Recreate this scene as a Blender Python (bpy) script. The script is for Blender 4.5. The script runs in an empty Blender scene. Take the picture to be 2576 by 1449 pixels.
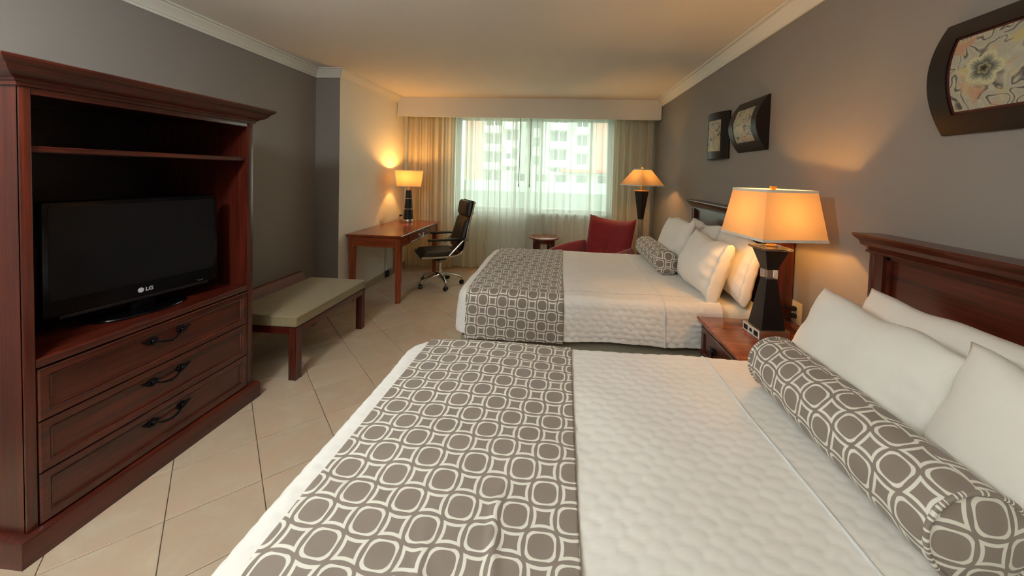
import bpy, bmesh, math, random
import numpy as np
from mathutils import Matrix, Vector, Euler

scene = bpy.context.scene
COL = scene.collection
PI = math.pi
random.seed(7)

# ------------------------------------------------------------------ camera
F_PX, PPX, PPY = 918.27, 1331.0, 467.1          # focal length and principal point in a 2576 x 1449 frame
PITCH, YAW, ROLL = 0.0344543, -0.0816293, 0.0285661
cam_d = bpy.data.cameras.new('camera')
cam_d.sensor_fit = 'HORIZONTAL'
cam_d.sensor_width = 36.0
cam_d.lens = F_PX / 2576 * 36.0
cam_d.shift_x = (1288.0 - PPX) / 2576
cam_d.shift_y = -(724.5 - PPY) / 2576
cam_d.clip_start = 0.02
cam_d.clip_end = 300
cam = bpy.data.objects.new('camera', cam_d)
COL.objects.link(cam)
fwd = Vector((math.sin(YAW) * math.cos(PITCH), math.cos(YAW) * math.cos(PITCH), -math.sin(PITCH)))
right = Vector((math.cos(YAW), -math.sin(YAW), 0))
up = right.cross(fwd)
r2 = math.cos(ROLL) * right + math.sin(ROLL) * up
u2 = -math.sin(ROLL) * right + math.cos(ROLL) * up
M = Matrix.Identity(4)
for i in range(3):
    M[i][0], M[i][1], M[i][2] = r2[i], u2[i], -fwd[i]
M[2][3] = 1.5
cam.matrix_world = M
scene.camera = cam

# ------------------------------------------------------------------ world, daylight, exposure
world = bpy.data.worlds.new('overcast_sky')
scene.world = world
world.use_nodes = True
bg = world.node_tree.nodes['Background']
bg.inputs['Color'].default_value = (0.97, 1.0, 0.98, 1)
bg.inputs['Strength'].default_value = 3.2

portal_d = bpy.data.lights.new('window_portal', 'AREA')
portal_d.shape = 'RECTANGLE'
portal_d.size = 2.5
portal_d.size_y = 1.5
portal_d.cycles.is_portal = True
portal = bpy.data.objects.new('window_portal', portal_d)
COL.objects.link(portal)
portal.location = (-0.42, 5.86, 1.63)
portal.rotation_euler = (-PI / 2, 0, 0)

CEILING_LAMP, FILL_UPLIGHT = 38.0, 285.0   # entrance ceiling lamp, and an added uplighter for fill; both out of frame
LAMP_NIGHT, LAMP_DESK, LAMP_FLOOR = 11.5, 11.5, 19.0
WARM = (1.0, 0.50, 0.12)

vs = scene.view_settings
vs.view_transform = 'Standard'
vs.look = 'None'
vs.exposure = 0.62
vs.gamma = 1.0
vs.use_curve_mapping = False

# ------------------------------------------------------------------ room measures (metres)
XL, XP, XR = -2.63, -2.36, 1.37      # left wall, desk-side pier wall, right wall
YP, YW, YB = 3.75, 5.65, -2.6        # pier return, window wall, wall behind the photographer
ZC = 2.545                           # ceiling


# ------------------------------------------------------------------ material helpers
def srgb(r, g, b):
    def f(c):
        c /= 255.0
        return c / 12.92 if c <= 0.04045 else ((c + 0.055) / 1.055) ** 2.4
    return (f(r), f(g), f(b), 1.0)


class G:
    """tiny shader-graph writer"""
    def __init__(self, name):
        self.m = bpy.data.materials.new(name)
        self.m.use_nodes = True
        self.t = self.m.node_tree
        self.t.nodes.clear()
        self.out = self.t.nodes.new('ShaderNodeOutputMaterial')

    def n(self, typ, **kw):
        nd = self.t.nodes.new('ShaderNode' + typ)
        for k, v in kw.items():
            setattr(nd, k, v)
        return nd

    def set(self, sock, v):
        if hasattr(v, 'is_linked') or isinstance(v, bpy.types.NodeSocket):
            self.t.links.new(v, sock)
        else:
            sock.default_value = v

    def math(self, op, a, b=0.0, c=0.0):
        nd = self.n('Math', operation=op)
        self.set(nd.inputs[0], a)
        self.set(nd.inputs[1], b)
        self.set(nd.inputs[2], c)
        return nd.outputs[0]

    def mix(self, fac, a, b, blend='MIX'):
        nd = self.n('Mix', data_type='RGBA', blend_type=blend)
        self.set(nd.inputs[0], fac)
        self.set(nd.inputs[6], a)
        self.set(nd.inputs[7], b)
        return nd.outputs[2]

    def coord(self, kind='Object', scale=(1, 1, 1), rot=(0, 0, 0), loc=(0, 0, 0)):
        tc = self.n('TexCoord')
        mp = self.n('Mapping')
        mp.inputs['Scale'].default_value = scale
        mp.inputs['Rotation'].default_value = rot
        mp.inputs['Location'].default_value = loc
        self.t.links.new(tc.outputs[kind], mp.inputs[0])
        return mp.outputs[0]

    def noise(self, vec, scale=5.0, detail=3.0, rough=0.5, dist=0.0):
        nd = self.n('TexNoise')
        nd.inputs['Scale'].default_value = scale
        nd.inputs['Detail'].default_value = detail
        nd.inputs['Roughness'].default_value = rough
        nd.inputs['Distortion'].default_value = dist
        self.set(nd.inputs['Vector'], vec)
        return nd

    def ramp(self, fac, stops):
        nd = self.n('ValToRGB')
        el = nd.color_ramp.elements
        while len(el) < len(stops):
            el.new(0.5)
        for e, (p, c) in zip(el, stops):
            e.position = p
            e.color = c
        self.set(nd.inputs[0], fac)
        return nd.outputs[0]

    def bump(self, h, strength=0.2, dist=0.01):
        nd = self.n('Bump')
        nd.inputs['Strength'].default_value = strength
        nd.inputs['Distance'].default_value = dist
        self.set(nd.inputs['Height'], h)
        return nd.outputs[0]

    def bsdf(self, color, rough=0.5, metal=0.0, normal=None, coat=0.0, sheen=0.0, spec=0.5, **kw):
        nd = self.n('BsdfPrincipled')
        self.set(nd.inputs['Base Color'], color)
        self.set(nd.inputs['Roughness'], rough)
        self.set(nd.inputs['Metallic'], metal)
        nd.inputs['Coat Weight'].default_value = coat
        nd.inputs['Coat Roughness'].default_value = 0.12
        nd.inputs['Sheen Weight'].default_value = sheen
        nd.inputs['Specular IOR Level'].default_value = spec
        if normal is not None:
            self.t.links.new(normal, nd.inputs['Normal'])
        for k, v in kw.items():
            self.set(nd.inputs[k.replace('_', ' ')], v)
        self.t.links.new(nd.outputs[0], self.out.inputs[0])
        return nd

    def surface(self, sock):
        self.t.links.new(sock, self.out.inputs[0])
        return self.m


def plain(name, col, rough=0.5, metal=0.0, spec=0.5, coat=0.0):
    g = G(name)
    g.bsdf(col, rough, metal, spec=spec, coat=coat)
    return g.m


def paint(name, col, rough=0.75):
    g = G(name)
    v = g.coord('Object')
    n1 = g.noise(v, 90, 3)
    n2 = g.noise(v, 1.3, 2)
    c = g.mix(n2.outputs[0], tuple(x * 0.96 for x in col[:3]) + (1,), tuple(min(1, x * 1.03) for x in col[:3]) + (1,))
    g.bsdf(c, rough, normal=g.bump(n1.outputs[0], 0.06, 0.003), spec=0.3)
    return g.m


def wood(name, axis, dark, mid, light, rough=0.32, coat=0.35):
    g = G(name)
    sc = [26, 26, 26]
    sc[axis] = 1.3
    v = g.coord('Object', scale=tuple(sc))
    n1 = g.noise(v, 1.0, 6, 0.62, 0.4)
    sc2 = [120, 120, 120]
    sc2[axis] = 2.5
    n2 = g.noise(g.coord('Object', scale=tuple(sc2)), 1.0, 3, 0.6)
    c = g.ramp(n1.outputs[0], [(0.28, dark), (0.52, mid), (0.78, light)])
    c = g.mix(0.35, c, g.ramp(n2.outputs[0], [(0.35, dark), (0.65, light)]))
    r = g.math('MULTIPLY_ADD', n2.outputs[0], 0.12, rough - 0.06)
    g.bsdf(c, r, normal=g.bump(n2.outputs[0], 0.05, 0.002), coat=coat)
    return g.m


MA_D, MA_M, MA_L = srgb(30, 9, 6), srgb(70, 21, 11), srgb(104, 37, 19)
MAT = {}
for ax, nm in enumerate('xyz'):
    MAT['wood_' + nm] = wood('mahogany_' + nm, ax, MA_D, MA_M, MA_L)
    MAT['desk_' + nm] = wood('desk_veneer_' + nm, ax, srgb(92, 36, 18), srgb(138, 58, 28), srgb(168, 82, 42), 0.26, 0.35)
MAT['wood_dark'] = wood('mahogany_dark_board', 1, srgb(18, 8, 7), srgb(34, 14, 10), srgb(50, 21, 15), 0.4, 0.2)
MAT['wood_matte'] = wood('mahogany_satin_y', 1, srgb(52, 20, 13), srgb(96, 40, 24), srgb(124, 56, 34), 0.55, 0.0)
MAT['wall_grey'] = paint('grey_taupe_paint', srgb(140, 131, 124))
MAT['wall_white'] = paint('ivory_paint', srgb(236, 233, 220))
MAT['ceiling'] = paint('ceiling_paint', srgb(232, 224, 212), 0.85)
MAT['trim'] = paint('trim_white_paint', srgb(226, 221, 208), 0.55)
MAT['skirting'] = paint('skirting_tile', srgb(176, 160, 132), 0.5)


def tile_mat():
    g = G('beige_ceramic_tile')
    v = g.coord('Object')
    oi = g.n('ObjectInfo')
    vm = g.n('VectorMath', operation='ADD')
    g.t.links.new(v, vm.inputs[0])
    cx = g.n('CombineXYZ')
    off = g.math('MULTIPLY', oi.outputs['Random'], 37.0)
    g.set(cx.inputs[0], off)
    g.set(cx.inputs[1], off)
    g.t.links.new(cx.outputs[0], vm.inputs[1])
    n1 = g.noise(vm.outputs[0], 5.5, 5, 0.6, 0.5)
    n2 = g.noise(vm.outputs[0], 28, 4, 0.65)
    c = g.ramp(n1.outputs[0], [(0.3, srgb(204, 186, 164)), (0.5, srgb(196, 172, 149)), (0.72, srgb(202, 166, 142))])
    c = g.mix(g.math('MULTIPLY', n2.outputs[0], 0.5), c, srgb(182, 162, 136))
    val = g.math('MULTIPLY_ADD', oi.outputs['Random'], 0.10, 0.95)
    hsv = g.n('HueSaturation')
    g.set(hsv.inputs['Value'], val)
    g.set(hsv.inputs['Color'], c)
    g.bsdf(hsv.outputs[0], g.math('MULTIPLY_ADD', n2.outputs[0], 0.14, 0.30), normal=g.bump(n2.outputs[0], 0.05, 0.002), spec=0.4)
    return g.m


MAT['tile'] = tile_mat()
MAT['grout'] = plain('tile_grout', srgb(132, 116, 94), 0.9)


def fabric(name, col, weave=600, rough=0.92, sheen=0.25, var=0.05):
    g = G(name)
    v = g.coord('Object')
    n1 = g.noise(v, weave, 2)
    n2 = g.noise(v, 9, 3)
    c = g.mix(n2.outputs[0], tuple(x * (1 - var) for x in col[:3]) + (1,), tuple(min(1, x * (1 + var)) for x in col[:3]) + (1,))
    g.bsdf(c, rough, normal=g.bump(n1.outputs[0], 0.12, 0.001), sheen=sheen, spec=0.2)
    return g.m


MAT['coverlet'] = fabric('white_matelasse', srgb(234, 229, 222), 700)
MAT['pillowcase'] = fabric('white_percale', srgb(236, 231, 222), 900, sheen=0.15)
MAT['sheet'] = fabric('cream_sheet', srgb(236, 228, 208), 900)
MAT['skirt'] = fabric('taupe_bed_skirt', srgb(136, 127, 110), 500)
MAT['piping'] = fabric('pale_hem_piping', srgb(226, 226, 224), 900)


def pattern_mat(name, rot=0.0):
    """lattice of rounded and pinched squares, white outlines on taupe; the cloth's own UV in metres"""
    g = G(name)
    v = g.coord('UV', rot=(0, 0, rot))
    sx = g.n('SeparateXYZ')
    g.t.links.new(v, sx.inputs[0])
    P = 0.0615
    U = g.math('DIVIDE', sx.outputs[0], P)
    V = g.math('DIVIDE', sx.outputs[1], P)
    i, j = g.math('FLOOR', U), g.math('FLOOR', V)
    s = g.math('SUBTRACT', g.math('SUBTRACT', U, i), 0.5)
    t = g.math('SUBTRACT', g.math('SUBTRACT', V, j), 0.5)
    par = g.math('FLOORED_MODULO', g.math('ADD', i, j), 2.0)
    a = g.math('MULTIPLY_ADD', par, -0.20, 0.10)
    ct = g.math('COSINE', g.math('MULTIPLY', t, PI))
    cs = g.math('COSINE', g.math('MULTIPLY', s, PI))
    bs = g.math('SUBTRACT', g.math('MULTIPLY_ADD', a, ct, 0.5), g.math('ABSOLUTE', s))
    bt = g.math('SUBTRACT', g.math('MULTIPLY_ADD', a, cs, 0.5), g.math('ABSOLUTE', t))
    k = g.math('MULTIPLY_ADD', par, -0.26, 0.28)
    d = g.math('SMOOTH_MIN', bs, bt, k)
    def step(x, e0, w):
        mr = g.n('MapRange', interpolation_type='SMOOTHSTEP')
        g.set(mr.inputs[0], x)
        mr.inputs[1].default_value = e0 - w
        mr.inputs[2].default_value = e0 + w
        return mr.outputs[0]
    ring = g.math('MULTIPLY', step(d, 0.055, 0.012), g.math('SUBTRACT', 1.0, step(d, 0.165, 0.012)))
    n1 = g.noise(g.coord('UV'), 900, 2)
    n2 = g.noise(g.coord('UV'), 14, 3)
    taupe = g.mix(n2.outputs[0], srgb(124, 111, 101), srgb(136, 122, 111))
    c = g.mix(ring, taupe, srgb(230, 225, 212))
    g.bsdf(c, 0.85, normal=g.bump(n1.outputs[0], 0.1, 0.001), sheen=0.15, spec=0.25)
    return g.m


MAT['pattern'] = pattern_mat('lattice_print', 0.035)
MAT['pattern_b'] = pattern_mat('lattice_print_bolster', 0.03)


def curtain_mat(name, col, transp, transl, stripes=0.0):
    g = G(name)
    v = g.coord('Object')
    tr = g.n('BsdfTransparent')
    tl = g.n('BsdfTranslucent')
    df = g.n('BsdfDiffuse')
    c = col
    if stripes:
        n = g.noise(g.coord('Object', scale=(55, 55, 0.6)), 1.0, 3, 0.6)
        c = g.ramp(n.outputs[0], [(0.3, tuple(x * (1 - stripes) for x in col[:3]) + (1,)), (0.7, col)])
    g.set(tl.inputs[0], c)
    g.set(df.inputs[0], c)
    m1 = g.n('MixShader')
    m1.inputs[0].default_value = transl
    g.t.links.new(df.outputs[0], m1.inputs[1])
    g.t.links.new(tl.outputs[0], m1.inputs[2])
    m2 = g.n('MixShader')
    m2.inputs[0].default_value = transp
    g.t.links.new(m1.outputs[0], m2.inputs[1])
    g.t.links.new(tr.outputs[0], m2.inputs[2])
    return g.surface(m2.outputs[0])


MAT['sheer'] = curtain_mat('sheer_voile', srgb(240, 243, 236), 0.38, 0.55)
MAT['drape'] = curtain_mat('beige_striped_drape', srgb(228, 216, 190), 0.04, 0.36, 0.12)


def shade_mat(name, col):
    g = G(name)
    n = g.noise(g.coord('Object', scale=(1, 1, 1)), 350, 2)
    c = g.mix(n.outputs[0], col, tuple(x * 0.93 for x in col[:3]) + (1,))
    tl, df = g.n('BsdfTranslucent'), g.n('BsdfDiffuse')
    g.set(tl.inputs[0], c)
    g.set(df.inputs[0], c)
    m = g.n('MixShader')
    m.inputs[0].default_value = 0.15
    g.t.links.new(df.outputs[0], m.inputs[1])
    g.t.links.new(tl.outputs[0], m.inputs[2])
    return g.surface(m.outputs[0])


MAT['shade'] = shade_mat('linen_lampshade', srgb(206, 174, 132))
MAT['shade_trim'] = plain('shade_binding', srgb(232, 222, 208), 0.8)


def bulb_mat():
    g = G('lit_bulb')
    e = g.n('Emission')
    e.inputs[0].default_value = WARM + (1,)
    e.inputs[1].default_value = 12
    return g.surface(e.outputs[0])


MAT['bulb'] = bulb_mat()


def brushed(name, col, rough=0.3):
    g = G(name)
    n = g.noise(g.coord('Object', scale=(200, 200, 3)), 1, 2)
    g.bsdf(col, g.math('MULTIPLY_ADD', n.outputs[0], 0.15, rough), 1.0)
    return g.m


MAT['chrome'] = plain('polished_chrome', srgb(214, 208, 198), 0.12, 1.0)
MAT['nickel'] = brushed('brushed_nickel', srgb(196, 186, 170), 0.28)
MAT['brass'] = brushed('aged_brass', srgb(176, 138, 84), 0.3)
MAT['iron'] = plain('black_iron', srgb(22, 21, 26), 0.28, 0.8)
MAT['lamp_black'] = plain('dark_espresso_lacquer', srgb(21, 18, 20), 0.42, 0, 0.35)
MAT['leather'] = plain('black_leather', srgb(30, 25, 23), 0.42)
MAT['plastic_black'] = plain('black_plastic', srgb(14, 14, 17), 0.35)
MAT['tv_gloss'] = plain('gloss_black_bezel', srgb(5, 5, 8), 0.15, 0, 0.3)
MAT['tv_screen'] = plain('dark_screen', srgb(7, 7, 11), 0.35, 0, 0.25)
MAT['logo'] = plain('silver_print', srgb(200, 200, 205), 0.4)
MAT['cream_plastic'] = plain('cream_plastic', srgb(222, 206, 164), 0.45)
MAT['white_plastic'] = plain('white_plastic', srgb(226, 224, 212), 0.4)
MAT['window_frame'] = plain('white_aluminium', srgb(215, 220, 215), 0.4)
MAT['picture_frame'] = plain('espresso_frame', srgb(24, 17, 16), 0.42, 0, 0.35)
MAT['picture_liner'] = plain('oxblood_liner', srgb(74, 28, 20), 0.4)


def crystal_mat():
    g = G('clear_crystal')
    g.bsdf((0.95, 0.93, 0.9, 1), 0.03, 0.0, Transmission_Weight=0.9, IOR=1.45)
    return g.m


MAT['crystal'] = crystal_mat()


def glass_mat():
    g = G('greenish_window_glass')
    tr, gl = g.n('BsdfTransparent'), g.n('BsdfGlossy')
    tr.inputs[0].default_value = (0.925, 0.985, 0.93, 1)
    gl.inputs['Roughness'].default_value = 0.02
    m = g.n('MixShader')
    m.inputs[0].default_value = 0.05
    g.t.links.new(tr.outputs[0], m.inputs[1])
    g.t.links.new(gl.outputs[0], m.inputs[2])
    return g.surface(m.outputs[0])


MAT['glass'] = glass_mat()


def red_mat():
    g = G('red_dotted_upholstery')
    v = g.coord('Object')
    vo = g.n('TexVoronoi')
    vo.inputs['Scale'].default_value = 26
    vo.inputs['Randomness'].default_value = 0.35
    g.t.links.new(v, vo.inputs['Vector'])
    dots = g.math('LESS_THAN', vo.outputs['Distance'], 0.13)
    n = g.noise(v, 500, 2)
    n2 = g.noise(v, 6, 3)
    c = g.mix(n2.outputs[0], srgb(122, 30, 34), srgb(150, 42, 44))
    c = g.mix(g.math('MULTIPLY', dots, 0.7), c, srgb(190, 110, 96))
    g.bsdf(c, 0.85, normal=g.bump(n.outputs[0], 0.15, 0.002), sheen=0.4, spec=0.2)
    return g.m


MAT['red'] = red_mat()


def bench_mat():
    g = G('taupe_ribbed_cushion')
    v = g.coord('Object')
    w = g.n('TexWave', wave_type='BANDS', bands_direction='DIAGONAL')
    w.inputs['Scale'].default_value = 38
    w.inputs['Distortion'].default_value = 0.6
    g.t.links.new(v, w.inputs['Vector'])
    n = g.noise(v, 160, 3)
    f = g.math('MULTIPLY_ADD', n.outputs[0], 0.6, g.math('MULTIPLY', w.outputs['Fac'], 0.4))
    c = g.ramp(f, [(0.25, srgb(126, 113, 84)), (0.75, srgb(150, 135, 102))])
    g.bsdf(c, 0.9, normal=g.bump(f, 0.25, 0.003), sheen=0.2, spec=0.2)
    return g.m


MAT['bench'] = bench_mat()


def art_mat(name, seed, flower=False, pink=0.5):
    """generic painted scrollwork on cream"""
    g = G(name)
    v = g.coord('UV', loc=(seed, seed * 0.7, 0))
    n0 = g.noise(v, 2.2, 2, 0.5)
    vm = g.n('VectorMath', operation='MULTIPLY_ADD')
    g.t.links.new(n0.outputs['Color'], vm.inputs[0])
    vm.inputs[1].default_value = (0.9, 0.9, 0)
    g.t.links.new(v, vm.inputs[2])
    n3 = g.noise(vm.outputs[0], 2.1, 1.2, 0.45)
    rid = g.math('ABSOLUTE', g.math('SINE', g.math('MULTIPLY', n3.outputs[0], 26.0)))
    n1 = g.noise(v, 3.6, 2)
    n2 = g.noise(g.coord('UV', loc=(seed * 3, 2, 0)), 2.6, 2)
    base = g.ramp(n2.outputs[0], [(0.35, srgb(206, 192, 140)), (0.5, srgb(212, 200, 168)), (0.64, srgb(206, 160, 134))])
    scroll = g.ramp(rid, [(0.0, srgb(84, 80, 84)), (0.25, srgb(140, 136, 134)), (0.55, srgb(206, 202, 188)), (0.9, srgb(190, 186, 176))])
    mask = g.ramp(n1.outputs[0], [(0.40, (0, 0, 0, 1)), (0.50, (1, 1, 1, 1))])
    c = g.mix(mask, base, scroll)
    if flower:
        sx = g.n('SeparateXYZ')
        g.t.links.new(g.coord('UV'), sx.inputs[0])
        dx = g.math('SUBTRACT', sx.outputs[0], 0.40)
        dy = g.math('SUBTRACT', sx.outputs[1], 0.50)
        r = g.math('SQRT', g.math('ADD', g.math('MULTIPLY', dx, dx), g.math('MULTIPLY', dy, dy)))
        th = g.math('ARCTAN2', dy, dx)
        lobes = g.math('ABSOLUTE', g.math('COSINE', g.math('MULTIPLY', th, 2.5)))
        rr = g.math('DIVIDE', r, g.math('MULTIPLY_ADD', lobes, 0.07, 0.17))
        ray = g.math('MULTIPLY', g.math('ABSOLUTE', g.math('SINE', g.math('MULTIPLY', th, 12.5))), 0.12)
        pet = g.ramp(g.math('SUBTRACT', rr, ray), [(0.0, srgb(40, 36, 34)), (0.14, srgb(120, 110, 84)), (0.2, srgb(204, 196, 156)), (0.27, srgb(70, 72, 76)), (0.5, srgb(150, 152, 144)), (0.75, srgb(220, 214, 182)), (0.95, srgb(196, 190, 160))])
        edge = g.ramp(rr, [(0.97, (1, 1, 1, 1)), (1.0, (0, 0, 0, 1))])
        c = g.mix(edge, c, pet)
    br = g.noise(v, 60, 3)
    c = g.mix(g.math('MULTIPLY_ADD', br.outputs[0], 0.6, 0.35), c, srgb(196, 188, 160), 'MULTIPLY')
    g.bsdf(c, 0.5, spec=0.3)
    return g.m


# ------------------------------------------------------------------ mesh helpers
class MB:
    def __init__(self):
        self.bm = bmesh.new()

    def box(self, x0, x1, y0, y1, z0, z1, bev=0.0, seg=2):
        mat = Matrix.Translation(((x0 + x1) / 2, (y0 + y1) / 2, (z0 + z1) / 2)) @ Matrix.Diagonal((abs(x1 - x0), abs(y1 - y0), abs(z1 - z0), 1))
        r = bmesh.ops.create_cube(self.bm, size=1.0, matrix=mat)
        if bev > 0:
            es = list({e for v in r['verts'] for e in v.link_edges})
            bmesh.ops.bevel(self.bm, geom=es, offset=bev, segments=seg, affect='EDGES', profile=0.6)
        return self

    def loft(self, rings, cap=True, close=True):
        rows = [[self.bm.verts.new(p) for p in r] for r in rings]
        n = len(rows[0])
        for a, b in zip(rows[:-1], rows[1:]):
            for k in range(n if close else n - 1):
                k2 = (k + 1) % n
                self.bm.faces.new((a[k], a[k2], b[k2], b[k]))
        if cap and close:
            self.bm.faces.new(list(reversed(rows[0])))
            self.bm.faces.new(rows[-1])
        return self

    def frustum(self, c0, sx0, sy0, c1, sx1, sy1, rot=0.0, cap=True):
        def ring(c, sx, sy):
            out = []
            for ax, ay in ((-1, -1), (1, -1), (1, 1), (-1, 1)):
                x, y = ax * sx / 2, ay * sy / 2
                out.append((c[0] + x * math.cos(rot) - y * math.sin(rot), c[1] + x * math.sin(rot) + y * math.cos(rot), c[2]))
            return out
        return self.loft([ring(c0, sx0, sy0), ring(c1, sx1, sy1)], cap)

    def lathe(self, prof, cx=0, cy=0, n=32, cap=True):
        return self.loft([[(cx + r * math.cos(2 * PI * k / n), cy + r * math.sin(2 * PI * k / n), z) for k in range(n)] for r, z in prof], cap)

    def tube(self, pts, r, n=10, cap=True):
        pts = [Vector(p) for p in pts]
        rs = r if isinstance(r, (list, tuple)) else [r] * len(pts)
        rings = []
        prev = None
        for k, p in enumerate(pts):
            t = (pts[min(k + 1, len(pts) - 1)] - pts[max(k - 1, 0)]).normalized()
            if prev is None:
                ref = Vector((0, 0, 1)) if abs(t.z) < 0.9 else Vector((1, 0, 0))
                nrm = t.cross(ref).normalized()
            else:
                nrm = (prev - t * prev.dot(t)).normalized()
            prev = nrm
            b = t.cross(nrm)
            rings.append([tuple(p + (nrm * math.cos(2 * PI * q / n) + b * math.sin(2 * PI * q / n)) * rs[k]) for q in range(n)])
        return self.loft(rings, cap)

    def prism(self, poly, axis, a, b):
        """poly of 2D points extruded along axis (0 x,1 y,2 z)"""
        def P(p, t):
            return {0: (t, p[0], p[1]), 1: (p[0], t, p[1]), 2: (p[0], p[1], t)}[axis]
        return self.loft([[P(p, a) for p in poly], [P(p, b) for p in poly]])

    def sphere(self, c, r, sx=1, sy=1, sz=1, seg=12):
        mat = Matrix.Translation(c) @ Matrix.Diagonal((sx, sy, sz, 1))
        bmesh.ops.create_uvsphere(self.bm, u_segments=seg, v_segments=max(6, seg // 2), radius=r, matrix=mat)
        return self

    def build(self, name, mat, parent=None, smooth=35, label=None):
        bmesh.ops.recalc_face_normals(self.bm, faces=self.bm.faces)
        me = bpy.data.meshes.new(name)
        self.bm.to_mesh(me)
        self.bm.free()
        return finish(name, me, mat, parent, smooth, label)


def finish(name, me, mat, parent=None, smooth=35, label=None):
    if isinstance(mat, str):
        mat = MAT[mat]
    me.materials.append(mat)
    if smooth:
        me.polygons.foreach_set('use_smooth', [True] * len(me.polygons))
        me.set_sharp_from_angle(angle=math.radians(smooth))
    o = bpy.data.objects.new(name, me)
    COL.objects.link(o)
    if parent is not None:
        o.parent = parent
    if label:
        o['label'] = label
    return o


def grid_obj(name, P, uv, mat, parent=None, smooth=60, closed=False, label=None):
    """P (rows, cols, 3) numpy grid"""
    r, c = P.shape[:2]
    idx = np.arange(r * c).reshape(r, c)
    f = np.stack([idx[:-1, :-1], idx[1:, :-1], idx[1:, 1:], idx[:-1, 1:]], -1).reshape(-1, 4)
    me = bpy.data.meshes.new(name)
    me.from_pydata(P.reshape(-1, 3).tolist(), [], f.tolist())
    if uv is not None:
        ul = me.uv_layers.new(name='UVMap')
        ul.data.foreach_set('uv', uv.reshape(-1, 2)[f.reshape(-1)].astype(np.float32).ravel())
    return finish(name, me, mat, parent, smooth, label)


def tag(o, label, cat, group=None):
    o['label'] = label
    o['category'] = cat
    if group:
        o['group'] = group
    return o


def thing(name, label, cat, loc=(0, 0, 0), rz=0.0, group=None):
    o = bpy.data.objects.new(name, None)
    o.empty_display_size = 0.1
    COL.objects.link(o)
    o.location = loc
    o.rotation_euler = (0, 0, rz)
    return tag(o, label, cat, group)


def structure(o):
    o['kind'] = 'structure'
    return o


def copy_tree(o, parent=None):
    c = o.copy()
    COL.objects.link(c)
    if parent is not None:
        c.parent = parent
    for ch in list(o.children):
        copy_tree(ch, c)
    return c


def fnoise(x, y, seed=0, octaves=3, base=1.0):
    """smooth pseudo-noise from sines, numpy"""
    rs = np.random.RandomState(seed)
    out = np.zeros_like(x, dtype=float)
    amp, fr = 1.0, base
    for _ in range(octaves):
        for _k in range(4):
            a = rs.uniform(0, 2 * PI)
            ph = rs.uniform(0, 2 * PI)
            q = fr * rs.uniform(0.7, 1.4)
            out += amp * 0.4 * np.sin(q * (x * math.cos(a) + y * math.sin(a)) * 2 * PI + ph)
        amp *= 0.5
        fr *= 2.1
    return out


# ------------------------------------------------------------------ the room
def shell():
    T = 0.2
    structure(MB().box(XL - T, XR + T, YB - T, YW + T, -0.25, -0.008).build('floor', 'grout', smooth=0))
    structure(MB().box(XL - T, XR + T, YB - T, YW + T, ZC, ZC + 0.2).build('ceiling', 'ceiling', smooth=0))
    structure(MB().box(XL - T, XL, YB, YP + T, -0.008, ZC).build('wall_left', 'wall_grey', smooth=0))
    structure(MB().box(XL, XP - 0.0005, YP - 0.004, YP, -0.008, ZC).build('wall_pier', 'wall_grey', smooth=0))
    structure(MB().box(XL - 0.01, XP, YP, YW, -0.008, ZC).build('wall_desk', 'wall_white', smooth=0))
    structure(MB().box(XR, XR + T, YB, YW + T, -0.008, ZC).build('wall_right', 'wall_grey', smooth=0))
    structure(MB().box(XL - T, XR + T, YB - T, YB, -0.008, ZC).build('wall_rear', 'wall_white', smooth=0))
    # window wall with its opening
    wx0, wx1, wz0, wz1 = -1.62, 0.78, 0.90, 2.36
    m = MB()
    m.box(XP - 0.15, wx0, YW, YW + T, -0.008, ZC)
    m.box(wx1, XR, YW, YW + T, -0.008, ZC)
    m.box(wx0, wx1, YW, YW + T, -0.008, wz0)
    m.box(wx0, wx1, YW, YW + T, wz1, ZC)
    structure(m.build('wall_window', 'wall_white', smooth=0))
    # window
    w = bpy.data.objects.new('window_1', None)
    COL.objects.link(w)
    structure(w)
    w.location = (0, YW + 0.1, 0)
    f = 0.05
    fr = MB()
    fr.box(wx0, wx1, -0.03, 0.03, wz0, wz0 + f).box(wx0, wx1, -0.03, 0.03, wz1 - f, wz1)
    fr.box(wx0, wx0 + f, -0.03, 0.03, wz0 + f, wz1 - f).box(wx1 - f, wx1, -0.03, 0.03, wz0 + f, wz1 - f)
    fr.build('window_frame', 'window_frame', w)
    xs = [wx0 + f, -0.47, wx1 - f]
    MB().box(-0.50, -0.44, -0.035, 0.035, wz0 + f, wz1 - f, 0.004, 1).build('mullion', 'window_frame', w)
    for a, b in ((xs[0], -0.50), (-0.44, xs[2])):
        MB().box(a, b, -0.004, 0.004, wz0 + f, wz1 - f).build('pane', 'glass', w, smooth=0)
    MB().box(wx0 - 0.03, wx1 + 0.03, -0.14, -0.03, wz0 - 0.03, wz0, 0.006).build('window_sill', 'window_frame', w)


shell()

# crown mouldings, profile (distance from the wall, height)
CROWN = [(0.0, -0.088), (0.012, -0.088), (0.014, -0.074), (0.020, -0.070), (0.026, -0.058), (0.046, -0.034), (0.060, -0.024),
         (0.064, -0.018), (0.064, -0.012), (0.086, -0.010), (0.090, 0.0), (0.0, 0.0)]


def crown(n, p0, p1, inward, m0=0, m1=0):
    """straight run from p0 to p1; m0, m1 lengthen (+) or shorten (-) each end per unit of offset (mitres)"""
    p0, p1 = Vector(p0), Vector(p1)
    t = (p1 - p0).normalized()
    rings = []
    for p, s, mm in ((p0, -1, m0), (p1, 1, m1)):
        rings.append([tuple(p + Vector(inward) * d + t * (s * mm * d) + Vector((0, 0, z))) for d, z in CROWN])
    structure(MB().loft(rings).build('trim_%d' % n, 'trim', smooth=25))


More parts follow.
